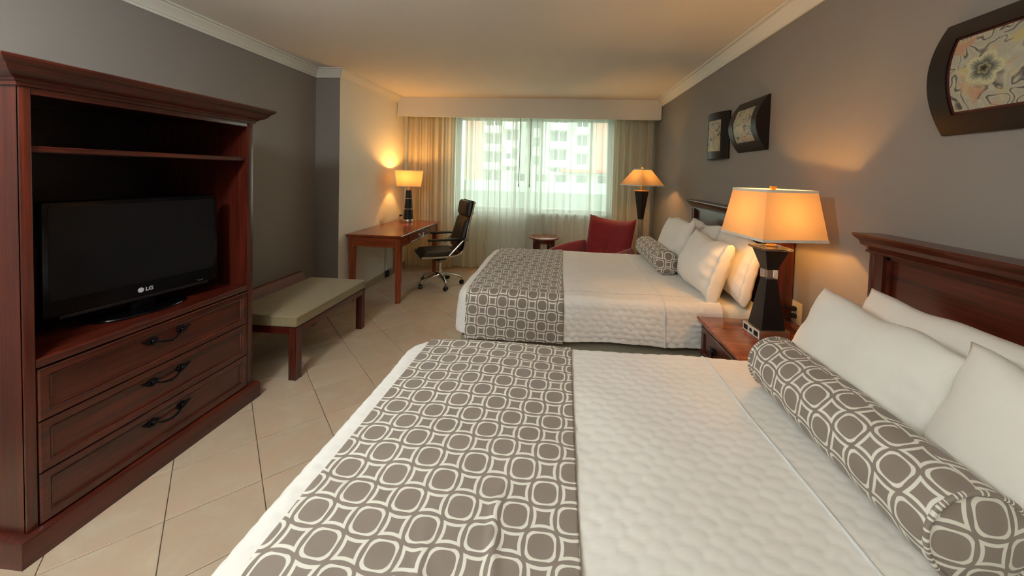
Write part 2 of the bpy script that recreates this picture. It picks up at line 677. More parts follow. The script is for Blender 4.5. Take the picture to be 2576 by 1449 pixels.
e = 0.001
crown(1, (XL + e, YB, ZC - e), (XL + e, YP - e - .004, ZC - e), (1, 0, 0), 0, -1)
crown(2, (XL + e, YP - e - .004, ZC - e), (XP, YP - e - .004, ZC - e), (0, -1, 0), -1, 1)
crown(3, (XP + e, YP - .004, ZC - e), (XP + e, 5.12, ZC - e), (1, 0, 0), 1, 0)
crown(4, (XR - e, YB, ZC - e), (XR - e, 5.12, ZC - e), (-1, 0, 0), 0, 0)
structure(MB().box(XP + e, XP + .012, YP + .02, YW - e, 0.0, 0.085, 0.004, 1).build('baseboard_desk', 'skirting'))
structure(MB().box(XL + e, XL + .012, YB, YP - .02, 0.0, 0.085, 0.004, 1).build('baseboard_left', 'skirting'))
structure(MB().box(XR - .012, XR - e, YB, YW - e, 0.0, 0.085, 0.004, 1).build('baseboard_right', 'skirting'))


def tiles():
    S = 0.332
    G2 = 0.0016
    o = np.array([-1.368, 1.587])
    ea = np.array([-1, 1]) / math.sqrt(2) * S
    eb = np.array([1, 1]) / math.sqrt(2) * S
    x0, x1, y0, y1 = XL + 0.002, XR - 0.002, -0.9, YW - 0.002
    def clip(poly, ax, val, keep_less):
        out = []
        for k in range(len(poly)):
            a, b = poly[k], poly[(k + 1) % len(poly)]
            ina = (a[ax] <= val) if keep_less else (a[ax] >= val)
            inb = (b[ax] <= val) if keep_less else (b[ax] >= val)
            if ina:
                out.append(a)
            if ina != inb:
                t = (val - a[ax]) / (b[ax] - a[ax])
                out.append(a + (b - a) * t)
        return out
    floor = bpy.data.objects['floor']
    full = None
    ha, hb = ea * (0.5 - G2 / S), eb * (0.5 - G2 / S)
    for i in range(-22, 23):
        for j in range(-22, 23):
            c = o + ea * (i + 0.5) + eb * (j + 0.5)
            poly = [c - ha - hb, c - ha + hb, c + ha + hb, c + ha - hb]
            n_in = sum(1 for p in poly if x0 <= p[0] <= x1 and y0 <= p[1] <= y1)
            whole = n_in == 4
            if not whole:
                for ax, val, kl in ((0, x0, False), (0, x1, True), (1, y0, False), (1, y1, True)):
                    if len(poly) > 2:
                        poly = clip(poly, ax, val, kl)
                if len(poly) < 3:
                    continue
                ar = 0.5 * abs(sum(poly[k][0] * poly[(k + 1) % len(poly)][1] - poly[(k + 1) % len(poly)][0] * poly[k][1] for k in range(len(poly))))
                if ar < 0.002:
                    continue
            if whole and full is not None:
                ob = bpy.data.objects.new('tile', full)
                COL.objects.link(ob)
            else:
                loc = [p - c for p in poly]
                m = MB()
                cen = sum(loc) / len(loc)
                def ring(f, z):
                    return [(cen[0] + (p[0] - cen[0]) * f, cen[1] + (p[1] - cen[1]) * f, z) for p in loc]
                m.loft([ring(1.0, -0.008), ring(1.0, -0.0012), ring(0.985, 0.0)])
                ob = m.build('tile', 'tile', smooth=0)
                if whole:
                    full = ob.data
            ob.location = (c[0], c[1], 0.0)
            ob.parent = floor


tiles()


# ------------------------------------------------------------------ armoire
def handle(parent, x, y, z, w=0.17, face=1, mat='iron'):
    """ornate bail pull on a face looking towards +x (face 1) or -x (face -1)"""
    m = MB()
    for s in (-1, 1):
        cy = y + s * w * 0.36
        for k in range(7):
            a = 2 * PI * k / 7 + 0.3
            m.sphere((x + face * 0.004, cy + 0.015 * math.cos(a) * 1.2, z + 0.012 * math.sin(a)), 0.008, 0.6, 1.1, 1, 8)
        m.sphere((x + face * 0.008, cy, z), 0.011, 0.9, 1, 1, 10)
        for k in range(3):
            m.sphere((x + face * 0.004, cy + s * (0.022 + 0.009 * k), z + 0.004 * k), 0.007 - 0.0012 * k, 0.6, 1.3, 0.9, 8)
    pts = []
    for k in range(13):
        t = k / 12
        yy = y - w * 0.33 + t * w * 0.66
        pts.append((x + face * (0.012 + 0.014 * math.sin(PI * t)), yy, z - 0.022 * math.sin(PI * t) ** 0.7))
    m.tube(pts, [0.0035 + 0.0022 * math.sin(PI * k / 12) for k in range(13)], 8)
    m.sphere((x + face * 0.028, y, z - 0.022), 0.007, 1, 1.6, 1, 8)
    return m.build('handle', mat, parent, 60, 'ornate black bail handle')


def cornice(m, prof, x0, x1, y0, y1, z, back_flush=True):
    """moulded cap: rings of rectangles growing outwards; the back (low x) stays flush"""
    rings = []
    for d, dz in prof:
        rings.append([(x0, y0 - d, z + dz), (x1 + d, y0 - d, z + dz), (x1 + d, y1 + d, z + dz), (x0, y1 + d, z + dz)])
    return m.loft(rings)


def armoire():
    t = thing('armoire', 'tall dark mahogany television armoire with three drawers against the grey left wall', 'armoire', (0, 0, 0))
    xb, xf, y0, y1 = XL + 0.02, -1.93, 1.155, 2.155
    zt = 1.775
    MB().box(xb, xf, y0, y0 + 0.032, 0.10, zt, 0.003, 1).build('side_panel', 'wood_z', t)
    MB().box(xb, xf, y1 - 0.036, y1, 0.10, zt, 0.003, 1).build('side_panel', 'wood_z', t)
    MB().box(xb, xb + 0.015, y0 + 0.032, y1 - 0.036, 0.10, zt).build('back_panel', 'wood_dark', t, 0)
    MB().box(xb, xf, y0, y1, zt, zt + 0.02).build('top_panel', 'wood_y', t, 0)
    m = MB()
    cornice(m, [(0.002, 0.0), (0.010, 0.0), (0.012, 0.012), (0.018, 0.015), (0.022, 0.022), (0.040, 0.030), (0.058, 0.046),
                (0.066, 0.062), (0.082, 0.074), (0.088, 0.084), (0.088, 0.092), (0.080, 0.096)], xb, xf, y0, y1, zt - 0.014)
    m.build('cornice', 'wood_y', t, 25)
    m = MB()
    cornice(m, [(0.03, 0.0), (0.03, 0.088), (0.026, 0.098), (0.014, 0.104), (0.002, 0.106)], xb, xf, y0, y1, 0.0)
    m.build('plinth', 'wood_y', t, 25)
    # face frame
    for a, b in ((y0, y0 + 0.030), (y1 - 0.042, y1)):
        m = MB()
        m.box(xf - 0.012, xf + 0.004, a, b, 0.10, zt - 0.012, 0.004, 2)
        m.build('stile', 'wood_z', t, 30)
    MB().box(xf - 0.02, xf + 0.003, y0 + 0.03, y1 - 0.042, zt - 0.04, zt - 0.012, 0.004).build('top_rail', 'wood_y', t)
    # shelf and television deck
    MB().box(xb + 0.015, xf - 0.015, y0 + 0.032, y1 - 0.036, 1.525, 1.548, 0.003, 1).build('shelf', 'wood_y', t)
    MB().box(xb + 0.015, xf + 0.003, y0 + 0.031, y1 - 0.043, 0.715, 0.747, 0.005, 2).build('deck', 'wood_y', t)
    # drawers
    zs = [(0.508, 0.708), (0.308, 0.504), (0.110, 0.304)]
    ya, yb = y0 + 0.034, y1 - 0.046
    for z0, z1 in zs:
        d = MB()
        xs = xf - 0.008
        d.box(xs - 0.4, xs - 0.004, ya + 0.01, yb - 0.01, z0 + 0.01, z1 - 0.01)
        dr = d.build('drawer', 'wood_dark', t, 0)
        # framed front: rails and stiles round a sunk panel
        w = 0.034
        f = MB()
        def frame_ring(inset, x):
            return [(x, ya + inset, z0 + inset), (x, yb - inset, z0 + inset), (x, yb - inset, z1 - inset), (x, ya + inset, z1 - inset)]
        f.loft([frame_ring(0, xs - 0.004), frame_ring(0, xs + 0.012), frame_ring(0.004, xs + 0.016), frame_ring(w - 0.006, xs + 0.016),
                frame_ring(w, xs + 0.010), frame_ring(w + 0.004, xs + 0.012), frame_ring(w + 0.008, xs + 0.004)], cap=True)
        f.build('drawer_front', 'wood_y', dr, 20)
        handle(dr, xs + 0.006, (ya + yb) / 2 - 0.0, (z0 + z1) / 2 + 0.03, 0.19)
    return t


armoire()


def television():
    """a thing of its own, standing on the armoire deck, turned a little towards the beds"""
    pl, pr = Vector((-2.14, 1.33)), Vector((-2.02, 2.0))
    ctr = (pl + pr) / 2
    w = (pr - pl).length
    ang = math.atan2((pr - pl).y, (pr - pl).x)
    t = thing('television', 'black flat screen television on a stand inside the armoire', 'television', (ctr.x, ctr.y, 0.747), ang)
    zb, zt = 0.075, 0.575
    # local x runs along the screen, the screen faces -y (towards the room)
    m = MB()
    m.box(-w / 2, w / 2, -0.012, 0.035, zb, zt, 0.012, 3).box(-w * 0.33, w * 0.33, 0.03, 0.075, zb + 0.06, zt - 0.08, 0.02, 2)
    m.build('casing', 'tv_gloss', t)
    MB().box(-w / 2 + 0.022, w / 2 - 0.022, -0.0135, -0.010, zb + 0.075, zt - 0.025).build('screen', 'tv_screen', t, 0)
    # speaker lip below the bezel
    MB().box(-w / 2 + 0.05, w / 2 - 0.05, -0.010, 0.02, zb - 0.012, zb + 0.01, 0.005).build('speaker_strip', 'plastic_black', t)
    m = MB()
    m.box(-0.05, 0.05, 0.0, 0.03, 0.012, zb + 0.05, 0.006)
    m.build('stand_neck', 'tv_gloss', t)
    m = MB()
    n = 40
    rings = []
    for r, z in ((0.97, 0.001), (1.0, 0.006), (0.98, 0.011), (0.9, 0.014)):
        rings.append([(0.19 * r * math.cos(2 * PI * k / n), 0.02 + 0.10 * r * math.sin(2 * PI * k / n), z) for k in range(n)])
    m.loft(rings)
    m.build('stand_base', 'tv_gloss', t)
    lz = zb + 0.037
    m = MB()
    n = 24
    m.loft([[(-0.018 + 0.012 * math.cos(2 * PI * k / n), y, lz + 0.012 * math.sin(2 * PI * k / n)) for k in range(n)] for y in (-0.0122, -0.0135)])
    m.build('logo_disc', 'logo', t, label='round silver logo disc')
    cu = bpy.data.curves.new('logo_lettering', 'FONT')
    cu.body = 'LG'
    cu.size = 0.026
    cu.extrude = 0.0006
    cu.offset = 0.0006
    cu.materials.append(MAT['logo'])
    tmp = bpy.data.objects.new('logo_curve', cu)
    COL.objects.link(tmp)
    bpy.context.view_layer.update()
    lm = bpy.data.meshes.new_from_object(tmp.evaluated_get(bpy.context.evaluated_depsgraph_get()))
    bpy.data.objects.remove(tmp)
    o = bpy.data.objects.new('logo_lettering', lm)
    COL.objects.link(o)
    o.parent = t
    o.location = (0.0, -0.0128, lz - 0.009)
    o.rotation_euler = (PI / 2, 0, 0)
    o['label'] = 'silver LG lettering'
    # small silver smile of the power key
    pts = [(w * 0.36 + 0.03 * (k / 8 - 0.5), -0.0128, zb + 0.02 - 0.006 * math.sin(PI * k / 8)) for k in range(9)]
    MB().tube(pts, 0.0014, 6).build('power_key', 'chrome', t)


television()


# ------------------------------------------------------------------ luggage bench
def reeded_leg(m, x, y, w, z0, z1, taper=1.0):
    """square leg with shallow reeds on each face"""
    def ring(s, z):
        h = w / 2 * s
        out = []
        nr = 3
        for k in range(4):
            a = PI / 2 * k
            ca, sa = math.cos(a), math.sin(a)
            q = [(-1, 0), (-0.8, 0)]
            for r in range(nr):
                c = -0.5 + r * 0.5
                q += [(c - 0.2, 0), (c - 0.12, -0.06), (c + 0.12, -0.06), (c + 0.2, 0)]
            q += [(0.8, 0)]
            for u, v in q:
                lx, ly = u * h, -h * (1 + v)
                out.append((x + lx * ca - ly * sa, y + lx * sa + ly * ca, z))
        return out
    m.loft([ring(taper, z0), ring(1.0, z1)])
    return m


def bench():
    t = thing('luggage_bench', 'low wooden luggage bench with taupe cushion between armoire and desk', 'bench', (0, 0, 0))
    x0, x1, y0, y1 = -2.33, -1.79, 2.365, 3.275
    m = MB().box(x0, x1, y0, y1, 0.375, 0.452, 0.014, 3)
    m.build('cushion', 'bench', t, 50, 'taupe woven cushion')
    # welt seam along the cushion edge
    zz = 0.444
    pts = [(x0 + .005, y0 - .001, zz), (x1 + .001, y0 - .001, zz), (x1 + .001, y1, zz), (x0 + .005, y1, zz)]
    MB().tube(pts, 0.003, 6).build('cushion_welt', 'bench', t)
    for a in (x0, x1 - 0.028):
        MB().box(a + (0 if a > -2 else 0.0), a + 0.026, y0 + 0.05, y1 - 0.05, 0.325, 0.374, 0.003).build('side_rail', 'wood_y', t)
    for b in (y0 + 0.004, y1 - 0.03):
        MB().box(x0 + 0.05, x1 - 0.05, b, b + 0.026, 0.325, 0.374, 0.003).build('end_rail', 'wood_x', t)
    for x in (x0 + 0.03, x1 - 0.03):
        for y in (y0 + 0.03, y1 - 0.03):
            reeded_leg(MB(), x, y, 0.056, 0.0, 0.374).build('leg', 'wood_z', t, 25)
    # back board that keeps the luggage off the wall
    m = MB()
    m.prism([(x0 - 0.075, 0.36), (x0 - 0.012, 0.36), (x0 - 0.012, 0.44), (x0 - 0.050, 0.515), (x0 - 0.075, 0.52)], 1, y0 - 0.02, y1 - 0.05)
    m.build('back_board', 'wood_matte', t, 25)


bench()


# ------------------------------------------------------------------ desk
def desk():
    t = thing('writing_desk', 'reddish wooden writing desk with reeded legs by the ivory wall', 'desk', (0, 0, 0))
    x0, x1, y0, y1, z = XP + 0.012, -1.705, 3.86, 5.165, 0.766
    m = MB()
    rings = []
    for d, zz in ((0.016, -0.032), (0.012, -0.026), (0.004, -0.022), (0.0, -0.014), (0.0, -0.006), (0.005, 0.0)):
        rings.append([(x0 + (d if d < .01 else .01), y0 + d, z + zz), (x1 - d, y0 + d, z + zz), (x1 - d, y1 - d, z + zz), (x0 + (d if d < .01 else .01), y1 - d, z + zz)])
    m.loft(rings)
    m.build('table_top', 'desk_y', t, 25)
    zb, zt = 0.628, z - 0.032
    MB().box(x0 + 0.07, x1 - 0.09, y0 + 0.028, y0 + 0.05, zb, zt, 0.002, 1).build('apron', 'desk_x', t)
    MB().box(x0 + 0.07, x1 - 0.09, y1 - 0.05, y1 - 0.028, zb, zt, 0.002, 1).build('apron', 'desk_x', t)
    MB().box(x0 + 0.028, x0 + 0.05, y0 + 0.07, y1 - 0.07, zb, zt, 0.002, 1).build('apron', 'desk_y', t)
    for a, b in ((y0 + 0.07, 4.14), (4.82, y1 - 0.07)):
        MB().box(x1 - 0.05, x1 - 0.03, a, b, zb, zt, 0.002, 1).build('apron', 'desk_y', t)
    for x in (x0 + 0.05, x1 - 0.055):
        for y in (y0 + 0.055, y1 - 0.055):
            reeded_leg(MB(), x, y, 0.064, 0.0, zt, 0.72).build('leg', 'desk_z', t, 25)
    d = MB().box(x1 - 0.4, x1 - 0.03, 4.145, 4.815, zb + 0.012, zt - 0.002).build('drawer', 'desk_y', t, 0)
    f = MB()
    xs = x1 - 0.03
    def ring(i, x):
        return [(x, 4.145 + i, zb + 0.004 + i), (x, 4.815 - i, zb + 0.004 + i), (x, 4.815 - i, zt - 0.002 - i), (x, 4.145 + i, zt - 0.002 - i)]
    f.loft([ring(0, xs), ring(0, xs + 0.008), ring(0.004, xs + 0.012), ring(0.012, xs + 0.012), ring(0.016, xs + 0.008)])
    f.build('drawer_front', 'desk_y', d, 25)
    handle(d, xs + 0.010, 4.48, (zb + zt) / 2 + 0.008, 0.15, 1, 'nickel')


desk()


def lamp_light(name, parent, loc, power, r=0.03):
    ld = bpy.data.lights.new(name, 'POINT')
    ld.energy = power
    ld.color = WARM
    ld.shadow_soft_size = r
    lo = bpy.data.objects.new(name, ld)
    COL.objects.link(lo)
    lo.parent = parent
    lo.location = loc
    return lo


def shade_sheet(t, z0, z1, b, tp, rot=0.0, trim=True, mat='shade'):
    """open four-sided shade; b, tp = (size x, size y) at bottom and top"""
    def ring(sx, sy, z, k=0.0):
        out = []
        for ax, ay in ((-1, -1), (1, -1), (1, 1), (-1, 1)):
            x, y = ax * (sx / 2 + k), ay * (sy / 2 + k)
            out.append((x * math.cos(rot) - y * math.sin(rot), x * math.sin(rot) + y * math.cos(rot), z))
        return out
    m = MB()
    m.loft([ring(*b, z0), ring(*tp, z1)], cap=False)
    s = m.build('lamp_shade', mat, t, 0)
    if trim:
        for (sz, z, dz) in ((b, z0, 0.012), (tp, z1, -0.012)):
            o = MB()
            f = 1 if dz > 0 else -1
            k = (b[0] - tp[0]) / 2 / (z1 - z0) * abs(dz)
            o.loft([ring(*sz, z - f * .001, 0.0015), ring(*sz, z + dz, 0.0015 - f * k), ring(*sz, z + dz, -0.001 - f * k), ring(*sz, z - f * .001, -0.001), ring(*sz, z - f * .001, 0.0015)], cap=False)
            o.build('shade_binding', 'shade_trim', s, 0)
    return s


def desk_lamp():
    t = thing('desk_lamp', 'table lamp with black tapered column and flared shade on the writing desk', 'lamp', (-2.085, 4.93, 0.766))
    MB().lathe([(0.068, 0), (0.070, 0.004), (0.070, 0.040), (0.067, 0.045)], n=36).build('base', 'nickel', t, 40)
    segs = [(0.066, 0.045, 0.057, 0.185), (0.0555, 0.193, 0.047, 0.330), (0.0455, 0.338, 0.037, 0.452)]
    for r0, z0, r1, z1 in segs:
        MB().lathe([(r0 - .003, z0), (r0, z0 + .003), (r1, z1 - .003), (r1 - .003, z1)], n=36).build('column_section', 'lamp_black', t, 40)
    for r, z in ((0.057, 0.185), (0.047, 0.330)):
        MB().lathe([(r, z), (r + .001, z + .004), (r - .001, z + .008)], n=36).build('ring', 'nickel', t, 40)
    MB().lathe([(0.022, 0.452), (0.022, 0.462), (0.012, 0.466), (0.012, 0.50)], n=20).build('socket', 'brass', t, 40)
    MB().sphere((0, 0, 0.600), 0.028, 1, 1, 1.25, 16).build('bulb', 'bulb', t)
    def oval(rx, ry, z, n=48):
        return [(rx * math.cos(2 * PI * k / n), ry * math.sin(2 * PI * k / n), z) for k in range(n)]
    sh = MB().loft([oval(0.166, 0.12, 0.500), oval(0.196, 0.145, 0.725)], cap=False).build('lamp_shade', 'shade', t, 40)
    for rx, ry, z, dz in ((0.166, 0.12, 0.499, 0.009), (0.195, 0.144, 0.717, 0.009)):
        MB().loft([oval(rx + .0012, ry + .0012, z), oval(rx + .0024, ry + .0024, z + dz)], cap=False).build('shade_binding', 'shade_trim', sh, 40)
    lamp_light('desk_lamp_light', t, (0, 0, 0.655), LAMP_DESK)


desk_lamp()


# ------------------------------------------------------------------ office chair (faces the desk, -x)
def office_chair():
    t = thing('office_chair', 'black leather office chair with chrome frame at the writing desk', 'chair', (-1.525, 4.65, 0), math.radians(31))
    W = 0.25
    # seat pad: soft slab
    def pad(name, prof, half, th_mat='leather', seg=14, bulge=0.012):
        """prof: list of (x,z,nx,nz,thickness) along the pad; swept across y"""
        n = len(prof)
        ys = np.linspace(-1, 1, seg)
        top, bot = [], []
        for (x, z, nx, nz, th) in prof:
            rt, rb = [], []
            for s in ys:
                e = max(0.0, 1 - abs(s) ** 6) ** 0.5
                rt.append((x + nx * th * e, s * half, z + nz * th * e))
                rb.append((x - nx * 0.008, s * half, z - nz * 0.008))
            top.append(rt)
            bot.append(rb)
        m = MB()
        rings = [rt + list(reversed(rb)) for rt, rb in zip(top, bot)]
        m.loft(rings)
        return m.build(name, th_mat, t, 50)
    prof = []
    for k in range(13):
        q = k / 12
        e = max(0.05, 1 - abs(2 * q - 1) ** 5) ** 0.5
        x = -0.285 + q * 0.47
        z = 0.435 - 0.012 * math.sin(PI * q) - (0.02 if k == 0 else 0)
        prof.append((x, z, 0, 1, 0.062 * e))
    pad('seat', prof, W)
    def back_prof(q0, q1, th):
        pr = []
        for k in range(11):
            q = q0 + (q1 - q0) * k / 10
            e = max(0.08, 1 - abs(2 * k / 10 - 1) ** 5) ** 0.5
            x = 0.215 + 0.145 * q + 0.02 * math.sin(PI * q)
            z = 0.50 + 0.61 * q
            pr.append((x - 0.02, z, -0.97, 0.23, th * e))
        return pr
    pad('lower_back_pad', back_prof(0.0, 0.66, 0.05), W - 0.02)
    pad('upper_back_pad', back_prof(0.665, 1.0, 0.055), W - 0.02)
    # sling behind the pads and under the curve between seat and back
    pr = []
    for k in range(21):
        q = k / 20
        if q < 0.35:
            a = q / 0.35
            x, z, nx, nz = 0.15 + 0.09 * math.sin(a * PI / 2 * 1.0), 0.437 + 0.065 * (1 - math.cos(a * PI / 2)), -math.sin(a * 1.3), math.cos(a * 1.3)
        else:
            a = (q - 0.35) / 0.65
            x, z, nx, nz = 0.24 + 0.13 * a, 0.505 + 0.61 * a, -0.97, 0.23
        pr.append((x, z, nx, nz, 0.004))
    pad('back_sling', pr, W - 0.015)
    for s in (-1, 1):
        y = s * (W + 0.008)
        pts = [(-0.27, y, 0.425), (-0.15, y, 0.418), (0.05, y, 0.418), (0.14, y, 0.425), (0.20, y, 0.448), (0.235, y, 0.49), (0.25, y, 0.55),
               (0.262, y, 0.62), (0.30, y, 0.80), (0.345, y, 0.98), (0.372, y, 1.10)]
        MB().tube(pts, 0.0105, 10).build('side_frame', 'chrome', t, 60)
        ya = s * (W + 0.035)
        pts = [(-0.22, ya, 0.647), (-0.12, ya, 0.642), (0.10, ya, 0.640), (0.235, ya, 0.640)]
        m = MB()
        m.loft([[(x + 0.0, yy + dy, z + dz) for dy, dz in ((-.022, -.012), (.022, -.012), (.024, .006), (.014, .014), (-.014, .014), (-.024, .006))] for x, yy, z in pts])
        m.build('armrest', 'plastic_black', t, 50)
        MB().tube([(0.245, ya - s * .004, 0.64), (0.05, ya - s * .02, 0.43)], 0.0125, 10).build('arm_strut', 'chrome', t, 60)
        m = MB()
        m.tube([(0.262, ya + s * .018, 0.632), (0.262, s * (W - .01), 0.632)], 0.020, 12)
        m.build('arm_joint', 'chrome', t, 60)
        MB().sphere((-0.272, s * (W + 0.012), 0.425), 0.017, 1, 1.2, 1, 12).build('frame_knob', 'chrome', t)
    MB().tube([(0.375, -W - .01, 1.095), (0.375, W + .01, 1.095)], 0.012, 10).build('top_bar', 'chrome', t, 60)
    MB().tube([(0.352, -W - .02, 0.965), (0.352, W + .02, 0.965)], 0.014, 10).build('rear_bar', 'chrome', t, 60)
    for x in (-0.20, 0.08):
        MB().tube([(x, -W, 0.415), (x, W, 0.415)], 0.012, 10).build('cross_bar', 'chrome', t, 60)
    m = MB()
    m.prism([(-0.20, 0.408), (0.12, 0.408), (0.10, 0.385), (0.05, 0.345), (-0.04, 0.330), (-0.10, 0.350), (-0.16, 0.39)], 1, -0.075, 0.075)
    m.build('tilt_mechanism', 'plastic_black', t, 25)
    MB().tube([(-0.02, -0.07, 0.372), (-0.05, -0.22, 0.368), (-0.06, -0.27, 0.36)], 0.006, 8).build('tilt_lever', 'plastic_black', t)
    MB().lathe([(0.030, 0.335), (0.030, 0.290), (0.024, 0.287), (0.024, 0.20), (0.030, 0.195), (0.032, 0.13), (0.022, 0.09)], n=20).build('gas_column', 'chrome', t, 40)
    a0 = math.radians(200)
    for k in range(5):
        a = a0 + 2 * PI * k / 5
        ca, sa = math.cos(a), math.sin(a)
        rings = []
        for r, z, hw, hh in ((0.01, 0.150, 0.024, 0.020), (0.10, 0.140, 0.020, 0.014), (0.20, 0.122, 0.017, 0.011), (0.265, 0.100, 0.015, 0.012), (0.285, 0.072, 0.013, 0.016)):
            rings.append([(r * ca - s * hw * sa, r * sa + s * hw * ca, z + d * hh) for s, d in ((-1, -1), (1, -1), (1, .4), (.6, 1), (-.6, 1), (-1, .4))])
        MB().loft(rings).build('base_leg', 'chrome', t, 45)
        cx, cy = 0.285 * ca, 0.285 * sa
        b = a + 0.9
        m = MB()
        for s in (-1, 1):
            o = Vector((cx - s * 0.014 * math.sin(b), cy + s * 0.014 * math.cos(b), 0.028))
            d = Vector((-math.sin(b), math.cos(b), 0))
            m.tube([o - d * 0.009, o - d * 0.006, o + d * 0.006, o + d * 0.009], [0.024, 0.028, 0.028, 0.024], 18)
        m.tube([(cx, cy, 0.03), (cx, cy, 0.066)], 0.010, 8)
        m.build('caster', 'plastic_black', t, 40)


office_chair()


# ------------------------------------------------------------------ beds
BED_Z = 0.742
BX0, BX1 = -0.632, 1.262            # foot and head of the mattress


def quilt(u, v):
    """brick-offset oval puffs of the matelasse coverlet"""
    px_, py_ = 0.056, 0.034
    best = np.full(u.shape, 9.0)
    uu = u + 0.004 * np.sin(v * 60) + 0.003 * np.sin(u * 31 + v * 17)
    vv = v + 0.003 * np.sin(u * 70 + 1.0)
    j = np.floor(vv / py_)
    for dj in (-1, 0, 1):
        jj = j + dj
        off = (jj % 2) * 0.5
        i = np.floor(uu / px_ - off)
        for di in (0, 1, -1):
            cx = (i + di + 0.5 + off) * px_
            cy = (jj + 0.5) * py_
            d = ((uu - cx) / (px_ * 0.56)) ** 2 + ((vv - cy) / (py_ * 0.62)) ** 2
            best = np.minimum(best, d)
    return np.sqrt(np.clip(1.02 - best, 0, 1))


RC = 0.075           # how round the coverlet's corners are in plan


def drape_point(x, y, ix0, iy0, iy1, R, top, hang_max=9.0, flare=0.02):
    """wrap the extended plan point over a box whose inner top rectangle is x>=ix0, iy0<=y<=iy1"""
    qx = np.maximum(x, ix0 + RC)
    qy = np.clip(y, iy0 + RC, iy1 - RC)
    ox, oy = x - qx, y - qy
    d = np.hypot(ox, oy)
    sd = np.where(d > 1e-9, d, 1)
    nx, ny = np.where(d > 1e-9, ox / sd, 0), np.where(d > 1e-9, oy / sd, 0)
    ins = np.minimum(d, RC)
    d = np.maximum(d - RC, 0)
    arc = R * PI / 2
    a = np.minimum(d / R, PI / 2)
    hang = np.maximum(d - arc, 0)
    outw = ins + R * np.sin(a) + flare * hang
    z = top - R * (1 - np.cos(a)) - hang
    P = np.stack([qx + nx * outw, qy + ny * outw, z], -1)
    N = np.stack([nx * np.sin(a), ny * np.sin(a), np.cos(a)], -1)
    return P, N


def weld_mesh(name, patches):
    """patches: list of (P grid, UV grid) -> one welded mesh with UVs"""
    allP, faces, uvs = [], [], []
    base = 0
    for P, UV in patches:
        r, c = P.shape[:2]
        idx = np.arange(r * c).reshape(r, c) + base
        f = np.stack([idx[:-1, :-1], idx[1:, :-1], idx[1:, 1:], idx[:-1, 1:]], -1).reshape(-1, 4)
        allP.append(P.reshape(-1, 3))
        uvs.append(UV.reshape(-1, 2))
        faces.append(f)
        base += r * c
    Pn, UVn, Fn = np.concatenate(allP), np.concatenate(uvs), np.concatenate(faces)
    key = np.round(Pn * 20000).astype(np.int64)
    _, first, inv = np.unique(key, axis=0, return_index=True, return_inverse=True)
    inv = inv.reshape(-1)
    F2 = inv[Fn]
    V = Pn[first]
    keep, uvl = [], []
    for f, fo in zip(F2.tolist(), Fn.tolist()):
        g, go = [], []
        for a, b in zip(f, fo):
            if a not in g:
                g.append(a)
                go.append(b)
        if len(g) >= 3:
            keep.append(g)
            uvl.extend(go)
    me = bpy.data.meshes.new(name)
    me.from_pydata(V.tolist(), [], keep)
    ul = me.uv_layers.new(name='UVMap')
    ul.data.foreach_set('uv', UVn[np.array(uvl)].astype(np.float32).ravel())
    return me


